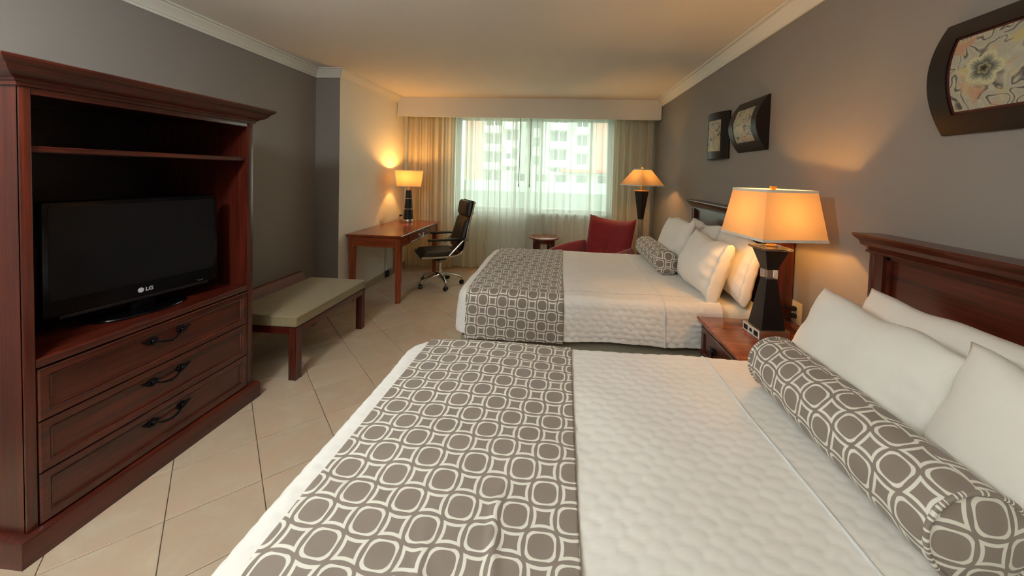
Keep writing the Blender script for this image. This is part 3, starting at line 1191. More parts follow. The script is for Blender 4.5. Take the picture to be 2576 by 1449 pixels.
def make_bed(yc, words, seed):
    half = 0.695
    y0, y1 = yc - half, yc + half
    g = words['group']
    # ---- the bed itself
    t = thing('bed', words['bed'], 'bed', (0, 0, 0))
    hx0, hx1 = 1.285, XR - 0.012
    hy0, hy1 = yc - 0.715, yc + words['hb']
    hb = MB().box(hx0 + 0.028, hx1, hy0 + 0.05, hy1 - 0.05, 0.35, 1.225, 0.002, 1).build('headboard', 'wood_y', t)
    for a in (hy0, hy1 - 0.062):
        m = MB()
        m.prism([(hx0, a), (hx1, a), (hx1, a + 0.062), (hx0, a + 0.062), (hx0, a + 0.048), (hx0 + .006, a + 0.044), (hx0 + .006, a + 0.036), (hx0, a + 0.032)], 2, 0.0, 1.225)
        m.build('post', 'wood_z', hb, 25)
    m = MB()
    rings = []
    for d, dz in ((0.0, 0.0), (0.010, 0.0), (0.010, 0.010), (0.004, 0.014), (0.008, 0.020), (0.022, 0.030), (0.026, 0.046), (0.036, 0.056), (0.042, 0.066), (0.042, 0.074)):
        rings.append([(hx0 - d, hy0 - d, 1.215 + dz), (hx1, hy0 - d, 1.215 + dz), (hx1, hy1 + d, 1.215 + dz), (hx0 - d, hy1 + d, 1.215 + dz)])
    m.loft(rings)
    m.build('cornice', 'wood_y', hb, 25)
    m = MB()
    for ya in (hy0 + 0.062, hy1 - 0.062 - 0.016):
        m.box(hx0 + 0.014, hx0 + 0.03, ya, ya + 0.016, 0.45, 1.215)
    m.box(hx0 + 0.014, hx0 + 0.03, hy0 + 0.062, hy1 - 0.062, 1.199, 1.215)
    m.build('panel_moulding', 'wood_y', hb, 0)
    MB().box(BX0 + 0.03, BX1 + 0.005, y0 + 0.03, y1 - 0.03, 0.46, BED_Z - 0.012, 0.05, 3).build('mattress', 'sheet', t, 50)
    MB().box(BX0 + 0.035, BX1, y0 + 0.035, y1 - 0.035, 0.20, 0.46, 0.015, 2).build('box_spring', 'skirt', t, 50)
    # pleated skirt round three sides
    peri = []
    xs = np.arange(BX1, BX0 + 0.03, -0.006)
    per = [(x, y0 + 0.03, 0, -1) for x in xs] + [(BX0 + 0.03, y, -1, 0) for y in np.arange(y0 + 0.03, y1 - 0.03, 0.006)] + [(x, y1 - 0.03, 0, 1) for x in xs[::-1]]
    P = np.zeros((7, len(per), 3))
    for k, (x, y, nx, ny) in enumerate(per):
        s = (k * 0.006 / 0.075) % 1.0
        prof = 0.010 if s < 0.9 else -0.006
        for q in range(7):
            zq = 0.392 * (1 - q / 6) + 0.012 * (q / 6)
            oo = 0.004 + prof * (0.35 + 0.65 * q / 6) + 0.010 * q / 6
            P[q, k] = (x + nx * oo, y + ny * oo, zq)
    grid_obj('bed_skirt', P, None, 'skirt', t, 40, label='pleated taupe bed skirt')
    # ---- quilted coverlet
    R, top = 0.055, BED_Z + 0.004
    ix0, iy0, iy1 = BX0 + R, y0 + R, y1 - R
    xe = 0.985
    D = R * PI / 2 + 0.205
    st = 0.0068
    def swell(x, y, hangf):
        return 0.004 * fnoise(x, y, seed, 2, 1.6) * (1 - hangf) + 0.011 * hangf * fnoise(x, y, seed + 5, 2, 1.7) + 0.012 * hangf * (1 - hangf)
    def surf(x, y):
        Pp, N = drape_point(x, y, ix0, iy0, iy1, R, top, flare=0.05)
        hangf = np.clip((top - R - Pp[..., 2]) / 0.2, 0, 1)
        h = (0.0043 + 0.0030 * hangf) * quilt(x, y) + swell(x, y, hangf)
        Pp = Pp + N * h[..., None]
        Pp[..., 2] += hangf * 0.006 * fnoise(x, y, seed + 9, 2, 2.0)
        return Pp, np.stack([x, y], -1)
    def lin(a, b):
        return np.linspace(a, b, max(3, int(abs(b - a) / st) + 1))
    jx0, jy0, jy1 = ix0 + RC, iy0 + RC, iy1 - RC
    xi, yi, dd = lin(jx0, xe), lin(jy0, jy1), lin(0, D + RC)
    patches = []
    X, Y = np.meshgrid(xi, yi, indexing='ij')
    patches.append(surf(X, Y))
    X, Y = np.meshgrid(xi, jy0 - dd, indexing='ij')
    patches.append(surf(X, Y))
    X, Y = np.meshgrid(xi, jy1 + dd, indexing='ij')
    patches.append(surf(X, Y))
    X, Y = np.meshgrid(jx0 - dd, yi, indexing='ij')
    patches.append(surf(X, Y))
    for ycn, a0, a1 in ((jy0, PI, 1.5 * PI), (jy1, 0.5 * PI, PI)):
        aa = np.linspace(a0, a1, 44)
        A, DD = np.meshgrid(aa, dd, indexing='ij')
        patches.append(surf(jx0 + np.cos(A) * DD, ycn + np.sin(A) * DD))
    me = weld_mesh('coverlet', patches)
    co = finish('coverlet', me, 'coverlet', None, 0)
    me.polygons.foreach_set('use_smooth', [True] * len(me.polygons))
    tag(co, words['coverlet'], 'bedspread', 'white quilted coverlets')
    # flat seam running across the coverlet
    sx_ = words['seam']
    b = np.concatenate([jy0 - dd[::-1], yi, jy1 + dd])
    Pp, N = drape_point(np.full(b.shape, sx_), b, ix0, iy0, iy1, R, top, flare=0.05)
    hg = np.clip((top - R - Pp[:, 2]) / 0.2, 0, 1)
    pts = Pp + N * (0.005 + 0.003 * hg + swell(np.full(b.shape, sx_), b, hg))[:, None]
    pts[:, 0] += 0.008 * fnoise(b, b * 0, seed, 1, 0.8)
    MB().tube([tuple(p) for p in pts[::4]], 0.0042, 6).build('seam_piping', 'piping', co, 60)
    # hem at the head end
    Pp, N = drape_point(np.full(b.shape, xe), b, ix0, iy0, iy1, R, top, flare=0.05)
    MB().tube([tuple(p) for p in (Pp + N * 0.002)[::4]], 0.005, 6).build('hem', 'coverlet', co, 60)
    # ---- patterned runner
    xa, xb = words['runner']
    Dr = R * PI / 2 + 0.225
    xg = np.linspace(xa, xb, 110)
    bg_ = np.concatenate([jy0 - lin(0, Dr + RC)[::-1][:-1], yi, jy1 + lin(0, Dr + RC)[1:]])
    X, Y = np.meshgrid(xg, bg_, indexing='ij')
    Xs = X + 0.008 * np.sin(Y * 2.3 + seed)
    Pp, N = drape_point(Xs, Y, ix0 - 0.2, iy0, iy1, R, top, flare=0.05)
    hangf = np.clip((top - R - Pp[..., 2]) / 0.2, 0, 1)
    cr = fnoise(X * 0.6, Y * 2.0, seed + 2, 2, 2.0)
    h = 0.0068 + 0.004 * hangf + 0.0022 * np.maximum(cr, -0.35) * (1 - hangf) + swell(Xs, Y, hangf)
    # a few creases lying along the length of the bed
    for cx, cyy, ln in words['creases']:
        h += 0.010 * np.exp(-((X - cx - 0.05 * np.sin(Y * 6)) / 0.012) ** 2) * np.exp(-((Y - cyy) / ln) ** 2)
    Pp = Pp + N * h[..., None]
    ro = grid_obj('bed_runner', Pp, np.stack([X, Y], -1), 'pattern', None, 0)
    ro.data.polygons.foreach_set('use_smooth', [True] * len(ro.data.polygons))
    sm = ro.modifiers.new('thickness', 'SOLIDIFY')
    sm.thickness = 0.003
    sm.offset = 1
    tag(ro, words['runner_label'], 'bed runner', 'patterned bed runners')
    # ---- bolster
    bx, by0, by1 = words['bolster']
    make_bolster(words['bolster_label'], bx, by0, by1, BED_Z + 0.012)
    return t


def make_bolster(label, x, y0, y1, z):
    r = 0.096
    t = thing('bolster', label, 'bolster', (x, (y0 + y1) / 2, z), 0.0, 'patterned bolsters')
    L = (y1 - y0) / 2
    n = 56
    ys = np.linspace(-L, L, 40)
    P = np.zeros((len(ys), n + 1, 3))
    UV = np.zeros((len(ys), n + 1, 2))
    for i, yy in enumerate(ys):
        q = yy / L
        rr = r * (1.0 - 0.05 * abs(q) ** 10) * (1 + 0.012 * math.sin(q * 5 + 1))
        for k in range(n + 1):
            a = 2 * PI * k / n
            zz = rr * math.cos(a)
            flat = max(zz, -r * 0.90)                       # settles into the bed
            P[i, k] = (rr * math.sin(a), yy, r * 0.90 + flat)
            UV[i, k] = (a * r, yy)
    grid_obj('bolster_cover', P, UV, 'pattern_b', t, 0).data.polygons.foreach_set('use_smooth', [True] * ((len(ys) - 1) * n))
    for s in (-1, 1):
        rows = 8
        P = np.zeros((rows, n + 1, 3))
        UV = np.zeros((rows, n + 1, 2))
        for i in range(rows):
            f = 1 - i / (rows - 1)
            for k in range(n + 1):
                a = 2 * PI * k / n
                zz = r * 0.952 * f * math.cos(a)
                P[i, k] = (r * 0.952 * f * math.sin(a), s * (L + 0.020 * (1 - f ** 2.2)), r * 0.90 + max(zz, -r * 0.90))
                UV[i, k] = (P[i, k, 0] + 0.03, P[i, k, 2] + 0.012)
        o = grid_obj('end_panel', P, UV, 'pattern_b', t, 0)
        o.data.polygons.foreach_set('use_smooth', [True] * len(o.data.polygons))
        pts = []
        for k in range(49):
            a = 2 * PI * k / 48
            pts.append((r * 0.962 * math.sin(a), s * (L + 0.001), r * 0.90 + max(r * 0.962 * math.cos(a), -r * 0.9)))
        m = MB().tube(pts, 0.0048, 8)
        o = m.build('end_piping', 'pattern_b', t, 60)
        me = o.data
        ul = me.uv_layers.new(name='UVMap')
        for lp in me.loops:
            co = me.vertices[lp.vertex_index].co
            a = math.atan2(co.x, co.z - r * 0.9)
            ul.data[lp.index].uv = (a * r * 1.3, a * 0.16)
    return t


make_bed(0.905, dict(group='near', hb=0.700, bed='near bed with dark mahogany headboard, cut by the right edge of the photo',
                     coverlet='white quilted coverlet on the near bed in the foreground', seam=0.63,
                     runner=(-0.548, 0.072), runner_label='taupe and white lattice bed runner across the near bed in the foreground',
                     creases=((-0.06, 0.72, 0.10), (-0.20, 0.55, 0.12)),
                     bolster=(0.80, 0.725, 1.365), bolster_label='large lattice-patterned bolster in front of the near bed pillows'), 3)
make_bed(2.915, dict(group='far', hb=0.720, bed='far bed with dark mahogany headboard, behind the nightstand lamp',
                     coverlet='white quilted coverlet on the far bed, beside the nightstand', seam=0.66,
                     runner=(-0.555, 0.052), runner_label='taupe and white lattice bed runner across the far bed',
                     creases=((-0.3, 3.2, 0.2),),
                     bolster=(0.845, 2.86, 3.56), bolster_label='lattice-patterned bolster on the far bed, small in the photo'), 11)


def pillow(label, y0, y1, xb, xt, hgt=0.44, th=0.19, seed=0, zb=None, yaw=0.0, roll=0.0):
    """stands on its long edge, leaning back (+x at the top); the end towards -y is the flat closed hem end"""
    w = y1 - y0
    zb = BED_Z + 0.004 if zb is None else zb
    t = np.arctan2(xt - xb, hgt)
    nu, nv = 46, 34
    u = np.linspace(-1, 1, nu)
    v = np.linspace(-1, 1, nv)
    U, V = np.meshgrid(u, v, indexing='ij')
    fu = np.clip(1 - np.abs(U) ** 3.6, 0, 1) ** 0.62
    fv = np.clip(1 - np.abs(V) ** 3.0, 0, 1) ** 0.6
    endf = 0.40 * np.clip(1 - np.abs(V) ** 6, 0, 1) ** 0.5 * np.clip(1 - (U + 1) / 0.5, 0, 1)
    thick = th / 2 * np.maximum(fu * fv, endf)
    # soft wrinkles near the ends and the bottom
    wr = 0.006 * fnoise(U * 0.6, V * 1.4, seed, 3, 0.9) * (np.abs(U) ** 2 * 0.8 + 0.25) * fv * fu
    wr += 0.004 * np.sin(V * 17 + 3 * np.sin(U * 4 + seed)) * np.clip(-U - 0.62, 0, 1) * 2 * fv
    px_ = w / 2 * U * (1 - 0.055 * (1 - V ** 2)) + 0.006 * fnoise(U, V, seed + 1, 2, 0.8)
    pz = hgt / 2 * V * (1 - 0.075 * (1 - U ** 2)) + 0.010 * fnoise(U, V * 0.4, seed + 2, 2, 0.7)
    # sag towards the base
    thick = thick * (1 + 0.18 * (-V))
    patches = []
    for s in (-1, 1):
        X = s * thick + wr * (1 if s < 0 else 0.5)
        P = np.stack([X, px_, pz], -1)
        patches.append((P if s < 0 else P[::-1], np.stack([U, V], -1)))
    # close the hem end and the seams
    a, b = patches[0][0][0], patches[1][0][-1]
    k = 5
    end = np.stack([a + (b - a) * q / (k - 1) for q in range(k)])
    bul = np.sin(np.linspace(0, PI, k))[:, None] * 0.007 * np.clip(1 - np.abs(v) ** 2, 0, 1)[None]
    end[..., 1] -= bul
    patches.append((end, np.zeros(end.shape[:2] + (2,))))
    me = weld_mesh('pillow', patches)
    bm = bmesh.new()
    bm.from_mesh(me)
    bmesh.ops.remove_doubles(bm, verts=bm.verts, dist=0.0004)
    bmesh.ops.recalc_face_normals(bm, faces=bm.faces)
    bm.to_mesh(me)
    bm.free()
    o = finish('pillow', me, 'pillowcase', None, 0)
    me.polygons.foreach_set('use_smooth', [True] * len(me.polygons))
    o.rotation_euler = Euler((roll, t, yaw), 'XYZ')
    o.location = ((xb + xt) / 2, (y0 + y1) / 2, zb + hgt / 2 * math.cos(t) + 0.0)
    return tag(o, label, 'pillow', 'white bed pillows')


# near bed
pillow('white pillow at the far side of the near bed, behind the bolster', 0.97, 1.505, 0.90, 1.045, 0.365, 0.16, 1, roll=0.045)
pillow('white front pillow of the near bed, cut by the right photo edge', 0.32, 1.005, 0.915, 1.04, 0.365, 0.17, 2, roll=0.03)
pillow('white pillow tucked against the near headboard, behind the front pillows', 0.83, 1.49, 1.075, 1.205, 0.37, 0.15, 3, roll=0.02)
# far bed
pillow('white front pillow of the far bed, on the window side', 2.90, 3.50, 0.935, 1.05, 0.425, 0.16, 4, roll=-0.04)
pillow('white front pillow of the far bed, on the nightstand side', 2.255, 2.85, 0.93, 1.05, 0.385, 0.20, 5, roll=0.02)
pillow('white pillow by the far headboard, on the window side', 2.80, 3.38, 1.105, 1.21, 0.41, 0.14, 6)
pillow('white pillow by the far headboard, nearest the bedside lamp', 2.235, 2.80, 1.105, 1.215, 0.40, 0.15, 7)


# ------------------------------------------------------------------ nightstand and its lamp
NS_Z = 0.69


def nightstand():
    t = thing('nightstand', 'small mahogany nightstand with one drawer between the two beds', 'nightstand', (0, 0, 0))
    x0, x1, y0, y1 = 0.83, XR - 0.013, 1.650, 2.195
    m = MB()
    rings = []
    for d, dz in ((0.020, -0.036), (0.014, -0.030), (0.008, -0.026), (0.006, -0.018), (0.002, -0.014), (0.0, -0.008), (0.003, -0.001), (0.006, 0.0)):
        rings.append([(x0 + d, y0 + d, NS_Z + dz), (x1, y0 + d, NS_Z + dz), (x1, y1 - d, NS_Z + dz), (x0 + d, y1 - d, NS_Z + dz)])
    m.loft(rings)
    m.build('table_top', 'desk_x', t, 25)
    zt = NS_Z - 0.036
    a, b = x0 + 0.022, x1 - 0.01
    for y in (y0 + 0.02, y1 - 0.045):
        MB().box(a, b, y, y + 0.024, 0.04, zt, 0.003, 1).build('side_panel', 'wood_z', t)
    MB().box(b - 0.012, b, y0 + 0.045, y1 - 0.045, 0.04, zt).build('back_panel', 'wood_dark', t, 0)
    MB().box(a + 0.004, b - 0.012, y0 + 0.045, y1 - 0.045, 0.455, 0.475).build('divider', 'wood_y', t, 0)
    MB().box(a + 0.004, b - 0.012, y0 + 0.045, y1 - 0.045, 0.10, 0.125).build('shelf', 'wood_y', t, 0)
    MB().box(a - 0.006, b, y0 + 0.014, y1 - 0.014, 0.0, 0.075, 0.006).build('plinth', 'wood_y', t)
    d = MB().box(a + 0.02, b - 0.05, y0 + 0.05, y1 - 0.05, 0.48, zt - 0.012).build('drawer', 'wood_dark', t, 0)
    f = MB()
    ya, yb, z0, z1 = y0 + 0.046, y1 - 0.047, 0.478, zt - 0.008
    def ring(i, x):
        return [(x, ya + i, z0 + i), (x, ya + i, z1 - i), (x, yb - i, z1 - i), (x, yb - i, z0 + i)]
    xs = a + 0.006
    f.loft([ring(0, xs + 0.014), ring(0, xs - 0.008), ring(0.004, xs - 0.012), ring(0.024, xs - 0.012), ring(0.030, xs - 0.004)])
    f.build('drawer_front', 'wood_y', d, 20)
    handle(d, xs - 0.006, (ya + yb) / 2 + 0.02, (z0 + z1) / 2 + 0.01, 0.15, -1)


nightstand()


def bedside_lamp():
    t = thing('bedside_lamp', 'lit bedside lamp with dark hourglass body and square shade on the nightstand', 'lamp', (1.105, 1.985, NS_Z), math.radians(5))
    MB().box(-0.078, 0.078, -0.070, 0.070, 0.0, 0.045, 0.003, 2).build('base', 'nickel', t)
    sp = MB().box(-0.0805, -0.0775, -0.069, 0.069, 0.001, 0.044, 0.001, 1).build('socket_panel', 'white_plastic', t, 0, 'white power socket panel')
    for yc, w in ((-0.043, 0.034), (0.0, 0.020), (0.043, 0.034)):
        h = 0.013 if w > 0.03 else 0.009
        MB().box(-0.0825, -0.0800, yc - w / 2, yc + w / 2, 0.0225 - h, 0.0225 + h, 0.001, 1).build('socket', 'plastic_black', sp, 0)
    MB().frustum((0, 0, 0.045), 0.122, 0.112, (0, 0, 0.300), 0.052, 0.050).build('lower_column', 'lamp_black', t, 0)
    MB().box(-0.030, 0.030, -0.029, 0.029, 0.300, 0.347, 0.003, 1).build('crystal_block', 'crystal', t, 0, 'clear crystal cube')
    MB().frustum((0, 0, 0.347), 0.054, 0.052, (0, 0, 0.452), 0.120, 0.114).build('upper_column', 'lamp_black', t, 0)
    MB().box(-0.074, 0.074, -0.070, 0.070, 0.452, 0.466, 0.002, 1).build('crystal_plate', 'crystal', t, 0, 'clear crystal plate')
    MB().lathe([(0.022, 0.466), (0.022, 0.474), (0.013, 0.478), (0.013, 0.515)], n=20).build('socket_stem', 'brass', t, 40)
    MB().sphere((0, 0, 0.585), 0.030, 1, 1, 1.3, 16).build('bulb', 'bulb', t)
    z0, z1 = 0.515, 0.762
    shade_sheet(t, z0, z1, (0.335, 0.330), (0.262, 0.256), math.radians(4))
    m = MB()
    for a in (0, PI / 2):
        m.tube([(-0.130 * math.cos(a), -0.126 * math.sin(a), z1 - 0.012), (0.130 * math.cos(a), 0.126 * math.sin(a), z1 - 0.012)], 0.002, 6)
    m.build('spider', 'brass', t)
    m = MB()
    m.tube([(-0.045, 0, 0.49)] + [(-0.06 * math.cos(q), 0, 0.60 + 0.145 * math.sin(q)) for q in np.linspace(0, PI, 13)] + [(0.045, 0, 0.49)], 0.002, 6)
    m.build('harp', 'brass', t)
    MB().frustum((0, 0, z1 - 0.012), 0.012, 0.012, (0, 0, z1 + 0.016), 0.032, 0.012).build('finial', 'brass', t, 0)
    lamp_light('bedside_lamp_light', t, (0, 0, 0.62), LAMP_NIGHT)


bedside_lamp()


# ------------------------------------------------------------------ floor lamp, armchair, side table
def floor_lamp():
    t = thing('floor_lamp', 'tall floor lamp with pyramid shade in the corner behind the red armchair', 'lamp', (0.99, 4.47, 0), math.radians(45 - 12))
    MB().box(-0.13, 0.13, -0.13, 0.13, 0, 0.03, 0.004).build('base', 'lamp_black', t)
    MB().box(-0.022, 0.022, -0.022, 0.022, 0.03, 0.975, 0.002, 1).build('stem', 'nickel', t)
    MB().box(-0.030, 0.030, -0.030, 0.030, 0.975, 0.984).build('collar', 'nickel', t, 0)
    MB().frustum((0, 0, 0.984), 0.046, 0.046, (0, 0, 1.318), 0.112, 0.112).build('column', 'lamp_black', t, 0)
    MB().box(-0.064, 0.064, -0.064, 0.064, 1.318, 1.332, 0.002, 1).build('cap', 'brass', t)
    MB().lathe([(0.014, 1.332), (0.014, 1.40)], n=14).build('socket', 'brass', t, 40)
    MB().sphere((0, 0, 1.455), 0.028, 1, 1, 1.25, 14).build('bulb', 'bulb', t)
    shade_sheet(t, 1.388, 1.588, (0.368, 0.368), (0.135, 0.135))
    MB().sphere((0, 0, 1.606), 0.012, 1, 1, 1.2, 12).build('finial', 'brass', t)
    m = MB()
    for a in (0, PI / 2):
        m.tube([(-0.067 * math.cos(a), -0.067 * math.sin(a), 1.583), (0.067 * math.cos(a), 0.067 * math.sin(a), 1.583)], 0.002, 6)
    m.tube([(0, 0, 1.49), (0, 0, 1.60)], 0.003, 6)
    m.build('spider', 'brass', t)
    lamp_light('floor_lamp_light', t, (0, 0, 1.47), LAMP_FLOOR)


floor_lamp()


def cushion_block(name, W, Dp, Hh, mat, parent, r=0.05, loc=(0, 0, 0), rot=(0, 0, 0), seg=5):
    o = MB().box(-W / 2, W / 2, -Dp / 2, Dp / 2, -Hh / 2, Hh / 2, r, seg).build(name, mat, parent, 60)
    o.location = loc
    o.rotation_euler = rot
    return o


def armchair():
    t = thing('armchair', 'red upholstered armchair with button-tufted back behind the far bed', 'armchair', (0.44, 4.19, 0), math.radians(-41))
    # local: faces -y, x to its left hand side seen from the front
    for x in (-0.26, 0.26):
        for y, lean in ((-0.27, 0.0), (0.24, 0.03)):
            MB().frustum((x, y + lean, 0.0), 0.03, 0.03, (x, y, 0.17), 0.045, 0.045).build('leg', 'wood_z', t, 0)
    cushion_block('seat_base', 0.60, 0.62, 0.16, 'red', t, 0.03, (0, -0.01, 0.25))
    cushion_block('seat_cushion', 0.50, 0.55, 0.13, 'red', t, 0.045, (0, -0.04, 0.385))
    # back: wide, a little dished, corners raised
    nu, nv = 26, 22
    def backface(s):
        P = np.zeros((nu, nv, 3))
        for i in range(nu):
            u = -1 + 2 * i / (nu - 1)
            for j in range(nv):
                v = j / (nv - 1)
                e = max(0.0, (1 - abs(u) ** 8)) ** 0.5 * max(0.0, 1 - abs(2 * v - 1) ** 9) ** 0.5
                x = u * (0.285 + 0.035 * v)
                z = 0.34 + v * (0.62 + 0.045 * u * u)
                y = 0.20 + 0.15 * v - 0.03 * u * u
                d = 0.065 * e * (1.0 if s < 0 else 0.8)
                bt = -0.022 * math.exp(-((u / 0.09) ** 2 + ((v - 0.52) / 0.07) ** 2)) if s < 0 else 0
                P[i, j] = (x, y + s * (d + bt), z)
        return P
    A, B = backface(-1), backface(1)
    me = weld_mesh('backrest', [(A, A[..., :2]), (B[::-1], B[..., :2])])
    bm = bmesh.new()
    bm.from_mesh(me)
    bmesh.ops.remove_doubles(bm, verts=bm.verts, dist=0.0005)
    bmesh.ops.recalc_face_normals(bm, faces=bm.faces)
    bm.to_mesh(me)
    bm.free()
    bk = finish('backrest', me, 'red', t, 60)
    MB().sphere((0, 0.21, 0.675), 0.014, 1, 0.6, 1, 10).build('button', 'red', bk)
    for s in (-1, 1):
        rings = []
        for q in np.linspace(0, 1, 13):
            y = 0.22 - 0.66 * q
            zt = 0.695 - 0.04 * q * q
            w = 0.045 * (1 - 0.25 * max(0, q - 0.85) / 0.15)
            cx = s * (0.325 + 0.02 * math.sin(PI * q))
            z0 = 0.18
            h = zt - z0
            rings.append([(cx + w * math.cos(a) * (1 if abs(math.sin(a)) < .98 else .9), y, z0 + h / 2 + h / 2 * (math.copysign(abs(math.sin(a)) ** 0.35, math.sin(a)))) for a in np.linspace(0, 2 * PI, 20, endpoint=False)])
        MB().loft(rings).build('arm', 'red', t, 50)


armchair()


def side_table():
    t = thing('side_table', 'small round wooden side table beside the red armchair', 'table', (-0.19, 5.19, 0), 0.3)
    z = 0.602
    MB().lathe([(0.205, z - 0.026), (0.214, z - 0.022), (0.220, z - 0.012), (0.218, z - 0.003), (0.212, z)], n=48).build('table_top', 'desk_x', t, 30)
    MB().lathe([(0.155, z - 0.085), (0.158, z - 0.083), (0.158, z - 0.027), (0.155, z - 0.026)], n=40).build('apron', 'wood_x', t, 30)
    for k in range(4):
        a = PI / 4 + PI / 2 * k
        x, y = 0.148 * math.cos(a), 0.148 * math.sin(a)
        MB().frustum((x * 1.06, y * 1.06, 0), 0.030, 0.030, (x, y, z - 0.027), 0.044, 0.044, a).build('leg', 'wood_z', t, 0)


side_table()


# ------------------------------------------------------------------ pictures on the right wall
def picture(label, y0, y1, z0, z1, sag, axis, art, fw=0.075, liner=False):
    """bowed frame; axis 'h' bows over its height (horizontal axis), 'v' bows over its width"""
    t = thing('framed_picture', label, 'picture', (XR - 0.001, (y0 + y1) / 2, (z0 + z1) / 2), 0.0, 'bowed framed pictures')
    W, H = y1 - y0, z1 - z0
    def pt(a, b, off):
        """a along width -.5...5, b along height; off = distance off the bowed face"""
        q = b if axis == 'h' else a
        d = 0.012 + sag * (1 - (2 * q) ** 2) + off
        return (-d, a * W, b * H)
    def panel(name, a0, a1, b0, b1, off, mat, parent, n=20, uv=False):
        A = np.linspace(a0, a1, n)
        B = np.linspace(b0, b1, n)
        P = np.array([[pt(a, b, off) for b in B] for a in A])
        UV = np.array([[((a1 - a) / (a1 - a0), (b - b0) / (b1 - b0)) for b in B] for a in A])
        return grid_obj(name, P, UV, mat, parent, 40)
    fa, fb = fw / W, fw / H
    # closed frame body: bowed front with hole, flat back, filled sides
    n = 22
    m = MB()
    def strip(a0, a1, b0, b1):
        A = np.linspace(a0, a1, n)
        B = np.linspace(b0, b1, n)
        top = [[m.bm.verts.new(pt(a, b, 0)) for b in B] for a in A]
        bot = [[m.bm.verts.new((0.0, a * W, b * H)) for b in B] for a in A]
        for i in range(n - 1):
            for j in range(n - 1):
                m.bm.faces.new((top[i][j], top[i][j + 1], top[i + 1][j + 1], top[i + 1][j]))
        for i in range(n - 1):
            for j in (0, n - 1):
                m.bm.faces.new((top[i][j], top[i + 1][j], bot[i + 1][j], bot[i][j]))
        for j in range(n - 1):
            for i in (0, n - 1):
                m.bm.faces.new((top[i][j], top[i][j + 1], bot[i][j + 1], bot[i][j]))
    strip(-0.5, -0.5 + fa, -0.5, 0.5)
    strip(0.5 - fa, 0.5, -0.5, 0.5)
    strip(-0.5 + fa, 0.5 - fa, -0.5, -0.5 + fb)
    strip(-0.5 + fa, 0.5 - fa, 0.5 - fb, 0.5)
    m.build('frame', 'picture_frame', t, 30)
    la = 0.0
    if liner:
        panel('liner', -0.5 + fa, 0.5 - fa, -0.5 + fb, 0.5 - fb, -0.006, 'picture_liner', t)
        la = 0.010
    k = la
    panel('artwork', -0.5 + fa + k / W, 0.5 - fa - k / W, -0.5 + fb + k / H, 0.5 - fb - k / H, -0.0045, art, t, uv=True)


picture('bowed dark frame with pale scrollwork, leftmost picture, nearest the window', 3.09, 3.475, 1.665, 2.055, 0.070, 'v', art_mat('art_scroll_pink', 1.3), 0.064)
picture('bowed dark frame with pale leaf painting, middle of the three pictures', 2.535, 2.925, 1.70, 2.066, 0.078, 'h', art_mat('art_scroll_grey', 4.1), 0.064)
picture('large-looking bowed dark frame with flower painting at the right photo edge', 1.035, 1.428, 1.675, 2.058, 0.06, 'h', art_mat('art_flower', 7.7, True), 0.062, True)


# ------------------------------------------------------------------ outlets and cords
def outlet(name, label, side, y, z, w=0.075, h=0.118, mat='cream_plastic', holes=2):
    x = XR if side > 0 else XP
    s = -1 if side > 0 else 1
    t = thing(name, label, 'outlet' if holes else 'wall plate', (x + s * 0.0005, y, z))
    MB().box(min(0, s * .006), max(0, s * .006), -w / 2, w / 2, -h / 2, h / 2, 0.0022, 2).build('cover_plate', mat, t)
    m = MB()
    if holes:
        for k in range(holes):
            zz = (k - (holes - 1) / 2) * 0.038
            m.box(min(s * .0055, s * .0075), max(s * .0055, s * .0075), -0.017, 0.017, zz - 0.014, zz + 0.014, 0.003, 2)
        m.build('receptacle', 'white_plastic', t)
    else:
        for zz in (-0.042, 0.042):
            m.tube([(s * .005, 0, zz), (s * .0075, 0, zz)], 0.003, 8)
        m.build('screw', 'nickel', t)
    return t


outlet('wall_outlet', 'cream wall outlet with two black plugs behind the bedside lamp', 1, 2.165, 0.752, 0.085, 0.125)
outlet('wall_plate', 'blank cream wall plate beside the near bed pillow', 1, 2.005, 0.752, 0.085, 0.125, 'cream_plastic', 0)
outlet('wall_outlet', 'cream outlet just above the near end of the writing desk', -1, 4.71, 0.815, 0.10, 0.065)
outlet('wall_outlet', 'cream outlet behind the desk lamp, near the drapes', -1, 5.26, 0.815, 0.10, 0.065)


def plug_and_cord(label, plug, pts, r=0.003):
    p = Vector(plug[0])
    q = Vector(plug[1])
    t = thing('power_cord', label, 'power cord', tuple(p))
    d = q - p
    MB().tube([(0, 0, 0), tuple(d * 0.35), tuple(d)], [0.014, 0.015, 0.008], 10).build('plug', 'plastic_black', t, 50)
    # smooth curve through the points
    P = [q] + [Vector(v) for v in pts]
    out = []
    for k in range(len(P) - 1):
        a, b, c, e_ = P[max(k - 1, 0)], P[k], P[k + 1], P[min(k + 2, len(P) - 1)]
        for s in range(8):
            u = s / 8
            out.append(tuple(0.5 * ((2 * b) + (c - a) * u + (2 * a - 5 * b + 4 * c - e_) * u * u + (3 * b - a - 3 * c + e_) * u ** 3) - p))
    out.append(tuple(P[-1] - p))
    MB().tube(out, r, 8).build('cord', 'plastic_black', t, 60)


